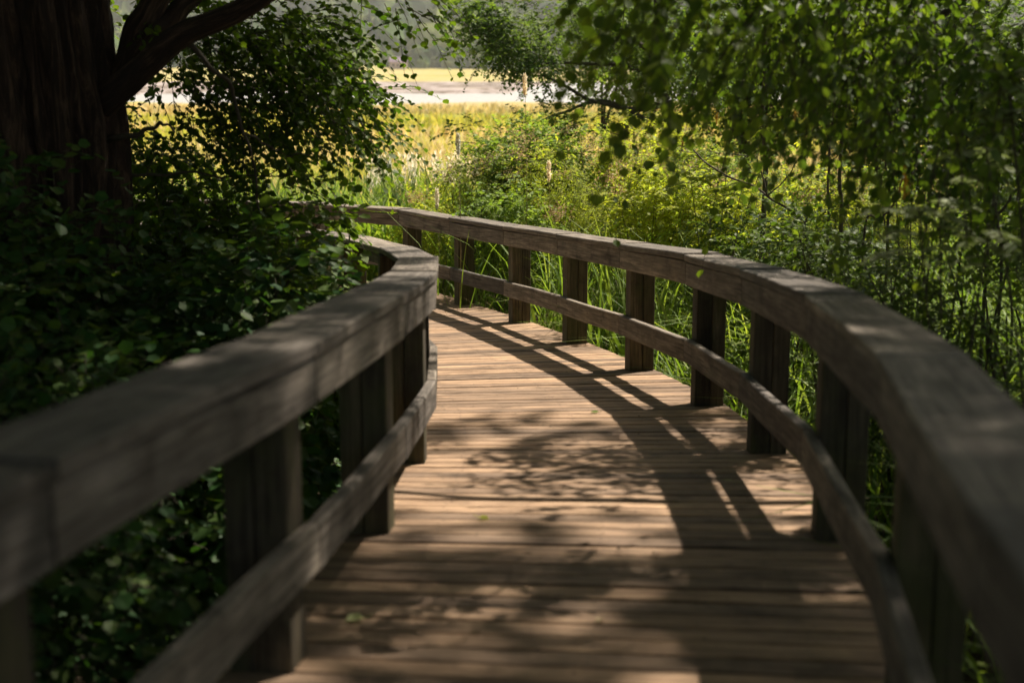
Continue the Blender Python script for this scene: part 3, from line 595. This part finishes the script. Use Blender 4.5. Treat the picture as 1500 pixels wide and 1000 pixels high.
# ------------------------------------------------------------------ shrubs
def shrub(name, base, clumps, m_leaf, label, size, per, seed, group, tmpl=LEAF_V, k=8, L=.25, droop=.3, stems=6, tw=.0025, cat='shrub', extra=None, gap=-.1):
    rs = np.random.default_rng(seed); x, y = base; z = float(ground_z(x, y)); root = empty(name, (x,y,z), label, cat, group)
    g = Geo()
    for i_ in range(stems):
        c, r = clumps[i_ % len(clumps)]; e = np.array(c)+rs.uniform(-.5,.5,3)*np.broadcast_to(r,(3,)); p0 = np.array([x+rs.uniform(-.15,.15), y+rs.uniform(-.15,.15), z-.05])
        mid = (p0+e)/2+np.array([*rs.uniform(-.15,.15,2), .15]); limb(g, [p0, mid, e], .014, .004, 5, 0, 0, 1, 6)
    g.build('stems', M_TWIG, root)
    g = Geo(); foliage(g, clumps, rs, per, size, k=k, L=L, tmpl=tmpl, droop=droop, twig_r=tw, gap=gap)
    if extra: extra(g, rs)
    g.build('foliage', [m_leaf, M_TWIG, M_BLOOM, M_SEED], root); return root
mid_shrubs = [
    (700,265,16.8,(.55,.5,.42), 'feathery olive shrub beside the tall reeds at the far bend'), (775,240,17.2,(.75,.6,.55), 'tallest rounded yellow-green shrub below the oak'),
    (850,265,16.0,(.7,.6,.5), 'yellow-green shrub with pinkish seed heads behind the middle of the railing'), (930,240,17.0,(.75,.6,.5), 'golden shrub under the oak trunk'),
    (985,290,14.2,(.65,.5,.42), 'lime green shrub close behind the railing'), (1060,270,15.5,(.75,.6,.45), 'sunny shrub crossed by a leaning bare stem'),
    (1150,300,14.0,(.7,.6,.35), 'low sunny shrub left of the two thin upright stems'), (1240,300,15.0,(.8,.6,.35), 'sunny shrub right of the two thin upright stems'), (1340,310,14.5,(.7,.6,.3), 'low olive shrub under the hanging boughs near the right edge'),
    (760,330,15.2,(.45,.4,.4), 'olive shrub filling the gap below the far handrail'), (625,330,17.6,(.3,.4,.42), 'small shrub seen under the handrail at the far bend'),
    (1330,400,7.6,(.45,.4,.32), 'leafy shrub among the reeds right of the railing curve'), (1430,430,7.0,(.45,.4,.34), 'darker leafy shrub in the reeds at the right edge'),
    (1180,375,10.5,(.5,.4,.28), 'low shrub in the reeds at the foot of the thin upright stems'), (1260,385,8.8,(.42,.4,.28), 'low green shrub just outside the curve of the right railing'), (1090,345,12.4,(.5,.4,.28), 'low shrub of fresh leaves just behind the middle of the handrail'), (1475,340,9.2,(.5,.4,.4), 'tall green shrub filling the right edge above the reeds')]
for i_, (u, v, d, r, lb) in enumerate(mid_shrubs):
    c = at(u, v, d); base = (c.x, c.y); cl_ = [(tuple(c), r)]; rr = np.random.default_rng(400+i_)
    for q in range(5):
        a = rr.uniform(0, 6.28); cl_.append(((c.x+r[0]*.75*math.cos(a), c.y+.4*math.sin(a), c.z+rr.uniform(-.6,.6)*r[2]), (r[0]*.4, r[1]*.5, r[2]*.45)))
    cl_.append(((c.x, c.y-.1, max(.45, c.z-.55)), (r[0]*1.0, r[1], .45)))
    def heads(g, rs, c=c, r=r):
        for q in range(0 if i_ > 10 else 9 if i_ % 2 == 0 else 4):
            a = rs.uniform(0, 6.28); p = np.array([c.x+r[0]*1.1*math.cos(a), c.y-abs(math.sin(a))*r[1]*.9, c.z+r[2]*rs.uniform(.1,1.0)]); n = 60
            P = p+rs.normal(0,1,(n,3))*[.07,.06,.045]; place_leaves(g, P, rs.normal(0,1,(n,3))+[0,0,.8], rs.normal(0,1,(n,3)), np.full(n,.022), LEAF_V, 3)
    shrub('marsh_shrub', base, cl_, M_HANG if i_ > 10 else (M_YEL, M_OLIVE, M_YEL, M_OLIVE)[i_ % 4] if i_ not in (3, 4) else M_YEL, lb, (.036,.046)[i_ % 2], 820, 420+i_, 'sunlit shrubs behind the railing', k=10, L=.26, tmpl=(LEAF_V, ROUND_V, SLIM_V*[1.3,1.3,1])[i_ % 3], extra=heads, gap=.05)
# dark broad-leaved shrubs on the shady bank
dark_shrubs = [(-1.45,5.9,.05), (-2.2,5.3,.25), (-2.45,6.9,1.0), (-1.95,7.2,.75), (-1.5,7.3,.55), (-1.75,8.6,.9), (-2.6,4.4,.25), (-1.9,9.9,.75), (-2.9,7.2,1.05), (-1.75,4.3,.0), (-1.75,10.8,.25), (-1.5,9.2,.2), (-2.5,9.3,1.0)]
dlab = ['low dark shrub pressed against the left railing before its bend', 'dark broad-leaved shrub with pale-edged leaves beyond the near left handrail', 'tall dark shrub below the left side of the old trunk', 'dark shrub at the foot of the old tree',
        'small shrub between the old tree and the bend of the left railing', 'shrub right of the foot of the old trunk, touched by light', 'dark shrub at the left edge of the view above the near handrail', 'shrub with drooping leaves over the far left railing', 'shadowy shrub at the far left edge beside the old trunk', 'low leafy shrub just outside the near left handrail', 'shrub overhanging the far end of the left railing', 'lighter shrub leaning on the outside of the left railing bend', 'tall shrub under the leaf curtain, half hidden behind others']
for i_, (x, y, zz) in enumerate(dark_shrubs):
    gz = float(ground_z(x, y)); rr = np.random.default_rng(500+i_); H = .95+zz
    cl_ = [((x, y, gz+H*.55), (.6,.55,H*.5))]
    for q in range(4):
        a = rr.uniform(0, 6.28); cl_.append(((x+.42*math.cos(a), y+.42*math.sin(a), gz+H*rr.uniform(.45,.95)), (.32,.32,.26)))
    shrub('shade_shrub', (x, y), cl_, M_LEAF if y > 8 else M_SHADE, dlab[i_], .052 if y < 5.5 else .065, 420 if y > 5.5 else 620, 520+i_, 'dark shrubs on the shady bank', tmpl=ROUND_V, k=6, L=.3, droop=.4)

# ------------------------------------------------------------------ ground cover, reeds, grasses (uncountable)
def scatter(n, x0, x1, y0, y1, rs): return rs.uniform((x0,y0), (x1,y1), (n,2))
def rail_side(P):   # signed distance outside the right rail (positive on the marsh side)
    ry = np.array([p[1] for p in RIGHT[:12]]); rx = np.array([p[0] for p in RIGHT[:12]]); return P[:,0]-np.interp(P[:,1], ry, rx)
def left_side(P):
    ry = np.array([p[1] for p in LEFT[:11]]); rx = np.array([p[0] for p in LEFT[:11]]); return np.interp(P[:,1], ry, rx)-P[:,0]
rs = np.random.default_rng(601)
g = Geo()
P2 = scatter(9000, -6, -.3, -1, 12, rs); P2 = P2[left_side(P2) > .28]
z = ground_z(P2[:,0], P2[:,1]); O = np.column_stack([P2, z+rs.uniform(.0,.28,len(P2))])
sprays(g, O, rs.normal(0,1,O.shape)*[1,1,.4]+[0,0,.5], .16, 5, .055, rs, tmpl=LEAF_V, leafm=0, twigm=1, twig_r=.002)
g2 = scatter(1600, -4, -.4, .5, 12, rs); g2 = g2[left_side(g2) > .28]
blades(g, np.column_stack([g2, ground_z(g2[:,0], g2[:,1])]), rs.uniform(.25,.55,len(g2)), np.full(len(g2), .008), rs, mat=0)
tag(g.build('ground_cover', [M_SHADE, M_TWIG]), 'low leafy ground cover on the shady bank beside the left railing', 'ground cover', kind='stuff')
g = Geo()
P2 = scatter(7000, .3, 8, -1, 16, rs); P2 = P2[rail_side(P2) > .28]
z = ground_z(P2[:,0], P2[:,1]); O = np.column_stack([P2, z+rs.uniform(.0,.35,len(P2))])
sprays(g, O, rs.normal(0,1,O.shape)*[1,1,.4]+[0,0,.6], .18, 6, .05, rs, tmpl=LEAF_V, leafm=0, twigm=1, twig_r=.002)
tag(g.build('undergrowth', [M_HANG, M_TWIG]), 'leafy undergrowth between the right railing and the reeds', 'undergrowth', kind='stuff')
# reeds right of the rail
g = Geo()
P2 = scatter(9500, .2, 9, 2.0, 15, rs); P2 = P2[rail_side(P2) > .42]
H = rs.uniform(.65, 1.25, len(P2))*np.interp(rail_side(P2), [.4,1.2,2.2], [.6,1,1.35])
blades(g, np.column_stack([P2, ground_z(P2[:,0], P2[:,1])]), H, rs.uniform(.012,.024,len(P2)), rs, lean=.35, bend=.7)
tag(g.build('reeds', [M_REED]), 'tangled green reeds crowding the marsh side of the railing', 'reeds', kind='stuff')
g = Geo()
P2 = scatter(9500, -7, 14, 17.9, 24, rs)
H = rs.uniform(1.0, 1.9, len(P2))
blades(g, np.column_stack([P2, ground_z(P2[:,0], P2[:,1])]), H, rs.uniform(.02,.042,len(P2)), rs, lean=.2, bend=.35)
P2 = scatter(900, -3.2, .8, 17.6, 20, rs); blades(g, np.column_stack([P2, ground_z(P2[:,0], P2[:,1])]), rs.uniform(1.1,1.85,len(P2)), rs.uniform(.035,.06,len(P2)), rs, lean=.18, bend=.35)
P2 = scatter(1700, -1.2, 5.5, 11.5, 17.8, rs); P2 = P2[(rail_side(P2) > .5) & (snoise(P2[:,0], P2[:,1], 93, 1.6) > -.2)]
blades(g, np.column_stack([P2, ground_z(P2[:,0], P2[:,1])]), rs.uniform(.8,1.95,len(P2)), rs.uniform(.016,.034,len(P2)), rs, lean=.22, bend=.4)
tag(g.build('far_reeds', [M_REED]), 'tall bright reeds standing behind the far bend of the boardwalk', 'reeds', kind='stuff')
# meadow grass out on the marsh
g = Geo()
P2 = scatter(30000, -16, 20, 24, 60, rs); P2 = P2[rs.uniform(0,1,len(P2)) < np.interp(P2[:,1], [24,60], [1,.45])]
dry = snoise(P2[:,0]*.6, P2[:,1], 88, .35) > .1
for mm, sel in ((2, ~dry), (1, dry)):
    q = P2[sel]; blades(g, np.column_stack([q, ground_z(q[:,0], q[:,1])]), rs.uniform(.3,.75,len(q)), rs.uniform(.02,.05,len(q)), rs, lean=.3, bend=.3, mat=mm, seg=3)
P2 = scatter(20000, -32, 26, 60, 112, rs); P2 = P2[snoise(P2[:,0]*.5, P2[:,1], 91, .12) > -.5]; dry = snoise(P2[:,0]*.4, P2[:,1], 88, .1) > 0
for mm, sel in ((2, ~dry), (1, dry)):
    q = P2[sel]; blades(g, np.column_stack([q, ground_z(q[:,0], q[:,1])]), rs.uniform(.3,.8,len(q)), rs.uniform(.06,.16,len(q)), rs, lean=.35, bend=.3, mat=mm, seg=3)
tag(g.build('meadow_grass', [M_REED, M_HAY, M_MEADOW]), 'sunlit yellow and green marsh grass beyond the reeds', 'grass', kind='stuff')

# ------------------------------------------------------------------ fallen leaves on the deck
def fallen(u, v, size, m, label, tm=ROUND_V):
    p = at(u, v, 5)   # slide along the ray to the deck
    r = (p-Vector((0,0,EYE)))
    lo, hi = .2, 4
    for _ in range(50):
        k_ = (lo+hi)/2; q = Vector((0,0,EYE))+r*k_
        if q.z > deck_z(q.y)+.006: lo = k_
        else: hi = k_
    g = Geo(); rr = np.random.default_rng(int(u)); a = rr.uniform(0, 6.28)
    T = tm.copy(); T[:,2] = T[:,2]*2.2+.04
    place_leaves(g, np.array([[0,0,0.]]), np.array([[math.cos(a), math.sin(a), .12]]), np.array([[0,0,1.]]), np.array([size]), T)
    tube(g, [(0,0,.004), (-.2*size*math.cos(a), -.2*size*math.sin(a), .006), (-.5*size*math.cos(a), -.5*size*math.sin(a), .01)], [.0015,.0012,.001], 4)
    o = g.build('fallen_leaf', m); o.location = q; tag(o, label, 'leaf', 'fallen leaves on the planks')
M_FALL = leafmat('fallen_pale_leaf', [(.42,.45,.24), (.42,.45,.24)], trans=.2)
fallen(533, 905, .06, M_FALL, 'pale green fallen leaf lying on the near planks by the left railing')
fallen(701, 758, .045, M_YEL, 'small bright green leaf curled on the planks in mid deck')
fallen(876, 604, .045, M_OAK, 'small dark leaf on the sunlit planks beyond the others')
fallen(882, 906, .028, M_DRY, 'tiny dry brown leaf on the near planks right of the middle')


# ------------------------------------------------------------------ woodland on the hills, the far house
rs = np.random.default_rng(701)
M_WOODLAND = leafmat('woodland_canopy', [(.010,.028,.012), (.04,.08,.02), (.12,.17,.04), (.015,.03,.014), (.17,.20,.06)], trans=.1, rough=.9, spec=.05)
def blob_template():
    v = []; 
    for i_ in range(5):
        ph = math.pi*(i_+.5)/5.5
        for j_ in range(8): v.append((math.sin(ph)*math.cos(j_*math.pi/4), math.sin(ph)*math.sin(j_*math.pi/4), math.cos(ph)))
    v.append((0,0,1)); f = [[i_*8+j_, (i_+1)*8+j_, (i_+1)*8+(j_+1)%8, i_*8+(j_+1)%8] for i_ in range(4) for j_ in range(8)]
    return np.array(v), np.array(f), np.array([[40, j_, (j_+1)%8] for j_ in range(8)])
BV, BF, BT = blob_template(); g = Geo()
nb = 4200; by = 1010*np.exp(rs.uniform(0, .85, nb)); bx = rs.uniform(-.46, .46, nb)*by
row = rs.uniform(0,1,nb) < .12; by[row] = rs.uniform(930, 960, row.sum())
keepb = (snoise(bx, by, 61, .02) > -.55) | row; bx, by = bx[keepb], by[keepb]; nb = len(bx)
sz = rs.uniform(6, 19, nb)*np.where(by < 970, .4, 1); bz = ground_z(bx, by)
V = BV[None]*np.stack([sz, sz, sz*rs.uniform(.9,1.7,nb)], 1)[:,None]*(1+rs.normal(0,.16,(nb,41,1))) + np.stack([bx, by, bz+sz*.6], 1)[:,None]
g.add(V.reshape(-1,3), (np.arange(nb)[:,None,None]*41+BF[None]).reshape(-1,4), 0); g.add(V.reshape(-1,3), (np.arange(nb)[:,None,None]*41+BT[None]).reshape(-1,3), 0)
tag(g.build('woodland', [M_WOODLAND]), 'hazy far-off woodland covering the hills across the river', 'woodland', kind='stuff')
def plain(name, colr, rough=.7):
    m, n, l, b, out = mat(name); geo = n.new('ShaderNodeNewGeometry')
    r = ramp(n, [(.3, tuple(.8*c for c in colr)), (.7, tuple(min(1, 1.15*c) for c in colr))]); l.new(noise(n, l, geo.outputs['Position'], 1.3, 4), r.inputs[0])
    l.new(r.outputs[0], b.inputs['Base Color']); b.inputs['Roughness'].default_value = rough; return m
hx, hyy = -72.5, 925.0; hz = float(ground_z(hx, hyy))
hs = empty('far_house', (hx, hyy, hz), 'tiny far-off house with a dull purple roof among the trees across the river', 'house')
g = Geo(); g.add([(hx+a*5.2, hyy+b_*3.5, hz+c_) for c_ in (-1, 4.6) for b_ in (-1,1) for a in (-1,1)], [[0,1,5,4],[2,6,7,3],[0,4,6,2],[1,3,7,5]]); g.build('wall', plain('house_wall_paint', (.42,.30,.30)), hs)
g = Geo(); g.add([(hx-5.8,hyy-4,hz+4.4),(hx+5.8,hyy-4,hz+4.4),(hx+5.8,hyy,hz+7.6),(hx-5.8,hyy,hz+7.6),(hx-5.8,hyy+4,hz+4.4),(hx+5.8,hyy+4,hz+4.4)], [[0,1,2,3],[3,2,5,4],[0,4,5,1]]); g.build('roof', plain('house_roof_slate', (.20,.13,.20)), hs)
for wx in (-3, 0, 3):
    g = Geo(); g.add([(hx+wx+a, hyy-3.56+b_, hz+1.5+c_) for c_ in (0,1.6) for b_ in (0,.05) for a in (-.6,.6)], [[0,1,5,4],[2,6,7,3],[0,4,6,2],[1,3,7,5],[4,5,7,6]]); g.build('window', plain('house_window', (.06,.06,.07), .2), hs)

# ------------------------------------------------------------------ thin upright stems, fronds, plumes, bare stems
def sapling(ctrl, r, label, seed, leafclumps=(), lm=M_HANG, name='sapling', branches=(), group='thin young stems in the marsh'):
    rs = np.random.default_rng(seed); b0_ = ctrl[0]; z = float(ground_z(b0_[0], b0_[1])); c0 = [(b0_[0], b0_[1], z-.05)]+[tuple(c_) for c_ in ctrl]
    root = empty(name, (b0_[0], b0_[1], z), label, 'sapling', group)
    g = Geo(); limb(g, c0, r, r*.55, 7, 0, 0, seed, 8, .02); g.build('stem', M_TWIG, root)
    for i_, bc in enumerate(branches):
        g = Geo(); limb(g, bc, r*.6, r*.2, 6, 0, 0, seed+i_, 8, .02); g.build('branch', M_TWIG, root)
    if leafclumps:
        g = Geo(); foliage(g, leafclumps, rs, 350, .04, k=8, L=.22, tmpl=ROUND_V, droop=.8, hang=.5, twig_r=.003); g.build('foliage', [lm, M_TWIG], root)
sapling([at(1213,340,11.5), at(1214,270,11.5), at(1216,200,11.5), at(1222,120,11.5)], .013, 'left one of the two thin upright stems beyond the railing', 801, [(tuple(at(1215,110,11.5)), (.3,.3,.25))])
sapling([at(1232,340,11.3), at(1231,270,11.3), at(1233,200,11.3), at(1236,110,11.3)], .020, 'right and thicker one of the two upright stems beyond the railing', 802, [(tuple(at(1240,120,11.3)), (.35,.3,.25))])
sapling([at(1447,380,8.0), at(1455,322,8.0), at(1478,295,8.0), at(1498,270,8.0)], .012, 'dark forked stem curving up through reeds at the right edge', 803, branches=[[at(1455,322,8.0), at(1450,305,8.0), at(1441,290,8.0)]])
sapling([at(1466,370,8.3), at(1440,320,8.3), at(1405,278,8.3), at(1380,240,8.2)], .011, 'dark stem leaning left at the right edge, crossing the forked one', 804)
sapling([at(1300,350,9.5), at(1302,290,9.5), at(1298,240,9.5)], .012, 'short dark stem standing among reeds right of the upright pair', 805)
sapling([at(1182,358,11), at(1124,288,11.2), at(1060,255,11.4), at(1010,215,11.6)], .012, 'bare reddish stem leaning left across the sunny shrubs', 806, branches=[[at(1124,288,11.2), at(1115,250,11.2), at(1100,230,11.2), at(1040,222,11.2)], [at(1124,288,11.2), at(1160,250,11.2), at(1195,180,11.2)]])
sapling([at(1180,365,11), at(1180,340,11), at(1181,316,11)], .016, 'short broken dark stake standing in the sunny shrubs', 807)
sapling([at(1265,350,9.5), at(1290,320,9.5), at(1315,290,9.5), at(1322,262,9.5)], .010, 'thin brown stem leaning right among the reeds', 808)
sapling([at(1120,260,13), at(1118,180,13), at(1121,60,13)], .03, 'slender trunk in the shade behind the sunny shrubs', 809, [(tuple(at(1100,60,13)), (.6,.5,.5))])

def frond(g, p, d, L, rs, pairs=13, droop=.5, leafm=0, twigm=1):
    """one pinnate leaf"""
    p = np.array(p, float); d = unit(np.array(d, float)); t = (np.arange(pairs)+1)/pairs
    R_ = p + d*(L*t)[:,None] + np.array([0,0,-1.])*(droop*L*t**2)[:,None]; T = unit(np.gradient(R_, axis=0)); sd_ = unit(np.cross(T, [0,0,1.]))
    for sg in (-1, 1):
        D_ = sd_*sg + T*.35 + np.array([0,0,-.15]) + rs.normal(0,.07,(pairs,3)); S_ = L*.30*np.sin(np.pi*(.12+.82*t))*rs.uniform(.85,1.1,pairs)
        place_leaves(g, R_, D_, np.tile([0,0,1.],(pairs,1))+rs.normal(0,.2,(pairs,3)), S_, SLIM_V*[1.2,1,1], leafm)
    tube(g, np.vstack([p, R_]), np.linspace(.003,.001,pairs+1), 4, twigm)
def frond_shrub(base, heads, lm, label, seed, L=.3, n=8, bloom=()):
    rs = np.random.default_rng(seed); x, y = base; z = float(ground_z(x, y)); root = empty('frond_shrub', (x,y,z), label, 'shrub', 'shrubs with feathery divided leaves')
    for h in heads:
        h = np.array(h); g = Geo(); limb(g, [(x,y,z-.03), (x+(h[0]-x)*.35, y+(h[1]-y)*.35, z+(h[2]-z)*.5), tuple(h)], .006, .003, 6, 0, 0, seed, 8); g.build('stem', M_TWIG, root)
        g = Geo()
        for i_ in range(n):
            a = rs.uniform(0, 6.28); frond(g, h+np.array([0,0,-.22*rs.uniform(0,1)]), (math.cos(a), math.sin(a), rs.uniform(.1,.7)), L*rs.uniform(.7,1.2), rs)
        g.build('fronds', [lm, M_TWIG], root)
    for h in bloom:
        g = Geo(); q = np.array(h)+rs.normal(0,1,(60,3))*[.008,.008,.026]; place_leaves(g, q, rs.normal(0,1,(60,3)), rs.normal(0,1,(60,3)), np.full(60,.012), LEAF_V, 0); tube(g, [np.array(h)-[0,0,.06], np.array(h), np.array(h)+[0,0,.03]], [.005,.006,.003], 5); g.build('bloom', [M_BLOOM], root)
q = at(1400,480,5.6); frond_shrub((q.x,q.y), [at(1375,285,5.6), at(1345,300,5.5), at(1450,330,5.6)], M_PALE, 'pale feathery fronds blurred in front of the hanging boughs at right', 901, .24, 7, [at(1325,270,5.6)])
q = at(1560,300,5.4); frond_shrub((q.x,q.y), [at(1475,105,5.4), at(1490,45,5.4), at(1480,135,5.4), at(1440,190,5.5)], M_PALE, 'pale feathery fronds at the top right corner of the view', 902, .22, 6)
q = at(1045,300,13); frond_shrub((q.x,q.y), [at(1040,215,13), at(1065,245,12.8), at(1010,250,13), at(1090,262,12.8), at(1140,175,13)], M_YEL, 'bright yellow-green fronds standing above the shrubs near the oak trunk', 903, .34, 8, [at(1050,172,13), at(1000,205,13), at(1165,170,13)])
q = at(950,330,14); frond_shrub((q.x,q.y), [at(960,275,14), at(1000,300,13.8), at(905,285,14)], M_YEL, 'yellow fronds low over the middle of the far handrail', 904, .3, 9)
q = at(1355,60,9); frond_shrub((q.x,q.y), [at(1290,15,9), at(1340,10,9), at(1400,20,9), at(1240,10,9)], M_HANG, 'green fronds with orange flower spikes at the top of the view', 905, .3, 7, [at(1340,5,8.9), at(1366,10,8.9)])
# plumed reeds
def plume_reed(u, v, d, label, seed, s=1.0):
    rs = np.random.default_rng(seed); t_ = at(u, v, d); z = float(ground_z(t_.x, t_.y)); root = empty('plumed_reed', (t_.x,t_.y,z), label, 'reed', 'reeds with pale seed plumes')
    g = Geo(); limb(g, [(t_.x-.03,t_.y,z), (t_.x+.02,t_.y,(z+t_.z)/2), tuple(t_)], .004, .002, 5); g.build('stalk', M_DRY, root)
    g = Geo(); n = 220; h = rs.uniform(-.16, .05, n)*s; rr = .011*s*np.sin(np.pi*np.clip((h/s+.17)/.23, .05, .97))
    a = rs.uniform(0, 6.28, n); q = np.array(t_)+np.stack([np.cos(a)*rr, np.sin(a)*rr, h], 1); place_leaves(g, q, np.stack([np.cos(a)*.5, np.sin(a)*.5, np.ones(n)], 1)+rs.normal(0,.2,(n,3)), rs.normal(0,1,(n,3)), np.full(n,.035*s), SLIM_V, 0)
    g.build('plume', [M_PLUME], root)
    g = Geo(); blades(g, np.tile([t_.x,t_.y,z], (5,1))+rs.normal(0,.02,(5,3))*[1,1,0], rs.uniform(.6,1.0,5)*(t_.z-z), np.full(5,.018), rs); g.build('leaf', [M_REED], root)
for i_, (u, v, d, lb, s_) in enumerate([(671,205,14.5,'reed with a creamy plume standing alone above the far handrail',1.0), (769,118,14.8,'tallest plumed reed, rising in front of the river',1.0), (640,285,15.8,'short plumed reed just behind the far bend',1.0), (804,245,15,'plumed reed hidden halfway in the yellow-green shrub',1.0)]):
    plume_reed(u, v, d, lb, 950+i_, s_)
rs = np.random.default_rng(960); g = Geo()
for i_ in range(70):
    t_ = at(rs.uniform(540,700), rs.uniform(228,262), rs.uniform(21.5,25)); n = 26; h = rs.uniform(-.22,.06,n); a = rs.uniform(0,6.28,n)
    q = np.array(t_)+np.stack([np.cos(a)*.03, np.sin(a)*.03, h], 1); place_leaves(g, q, np.stack([np.cos(a)*.6, np.sin(a)*.6, np.ones(n)], 1), rs.normal(0,1,(n,3)), np.full(n,.08), SLIM_V, 0)
    tube(g, [(t_.x,t_.y,0), tuple(t_)], [.005,.003], 3, 0)
tag(g.build('plume_grass', [M_PLUME]), 'band of pale feathery seed plumes behind the tall reeds', 'grass', kind='stuff')
# dry tangle below the far handrail, long pale blades
rs = np.random.default_rng(970); g = Geo()
c0 = at(712,395,14.6); z = float(ground_z(c0.x,c0.y)); P3 = np.column_stack([c0.x+rs.normal(0,.35,260), c0.y+rs.normal(0,.3,260), np.full(260, z)])
blades(g, P3, rs.uniform(.5,1.0,260), rs.uniform(.006,.012,260), rs, lean=.7, bend=.9)
tag(g.build('dry_bramble', [M_DRY]), 'dry brown tangle of dead stems filling a gap below the far handrail', 'bramble', kind='stuff')

rs = np.random.default_rng(990); g = Geo(); P2 = scatter(260, -.5, 1.1, 2.5, 10, rs); P2 = P2[(rail_side(P2) < -.02) & (left_side(P2) < -.02)]; n = len(P2)
O = np.column_stack([P2, deck_z(P2[:,1])+.005]); place_leaves(g, O, rs.normal(0,1,(n,3))*[1,1,.1], np.tile([0,0,1.],(n,1))+rs.normal(0,.3,(n,3)), rs.uniform(.006,.016,n), LEAF_V, 0)
tag(g.build('leaf_litter', [M_TWIG]), 'tiny dark bits of litter strewn over the planks', 'litter', kind='stuff')
# ------------------------------------------------------------------ haze
m = bpy.data.materials.new('haze'); m.use_nodes = True; n = m.node_tree.nodes; n.clear()
pv = n.new('ShaderNodeVolumePrincipled'); oo = n.new('ShaderNodeOutputMaterial'); m.node_tree.links.new(pv.outputs[0], oo.inputs[1])
pv.inputs['Color'].default_value = (.88,.92,.95,1); pv.inputs['Density'].default_value = .00013; pv.inputs['Anisotropy'].default_value = .2
bpy_box = Geo(); x0, x1, y0, y1, z0, z1 = -2300, 2300, -280, 2800, -3, 420
bpy_box.add([(x,y,z) for z in (z0,z1) for y in (y0,y1) for x in (x0,x1)], [[0,2,3,1],[4,5,7,6],[0,1,5,4],[2,6,7,3],[0,4,6,2],[1,3,7,5]])
tag(bpy_box.build('haze', m), kind='stuff')
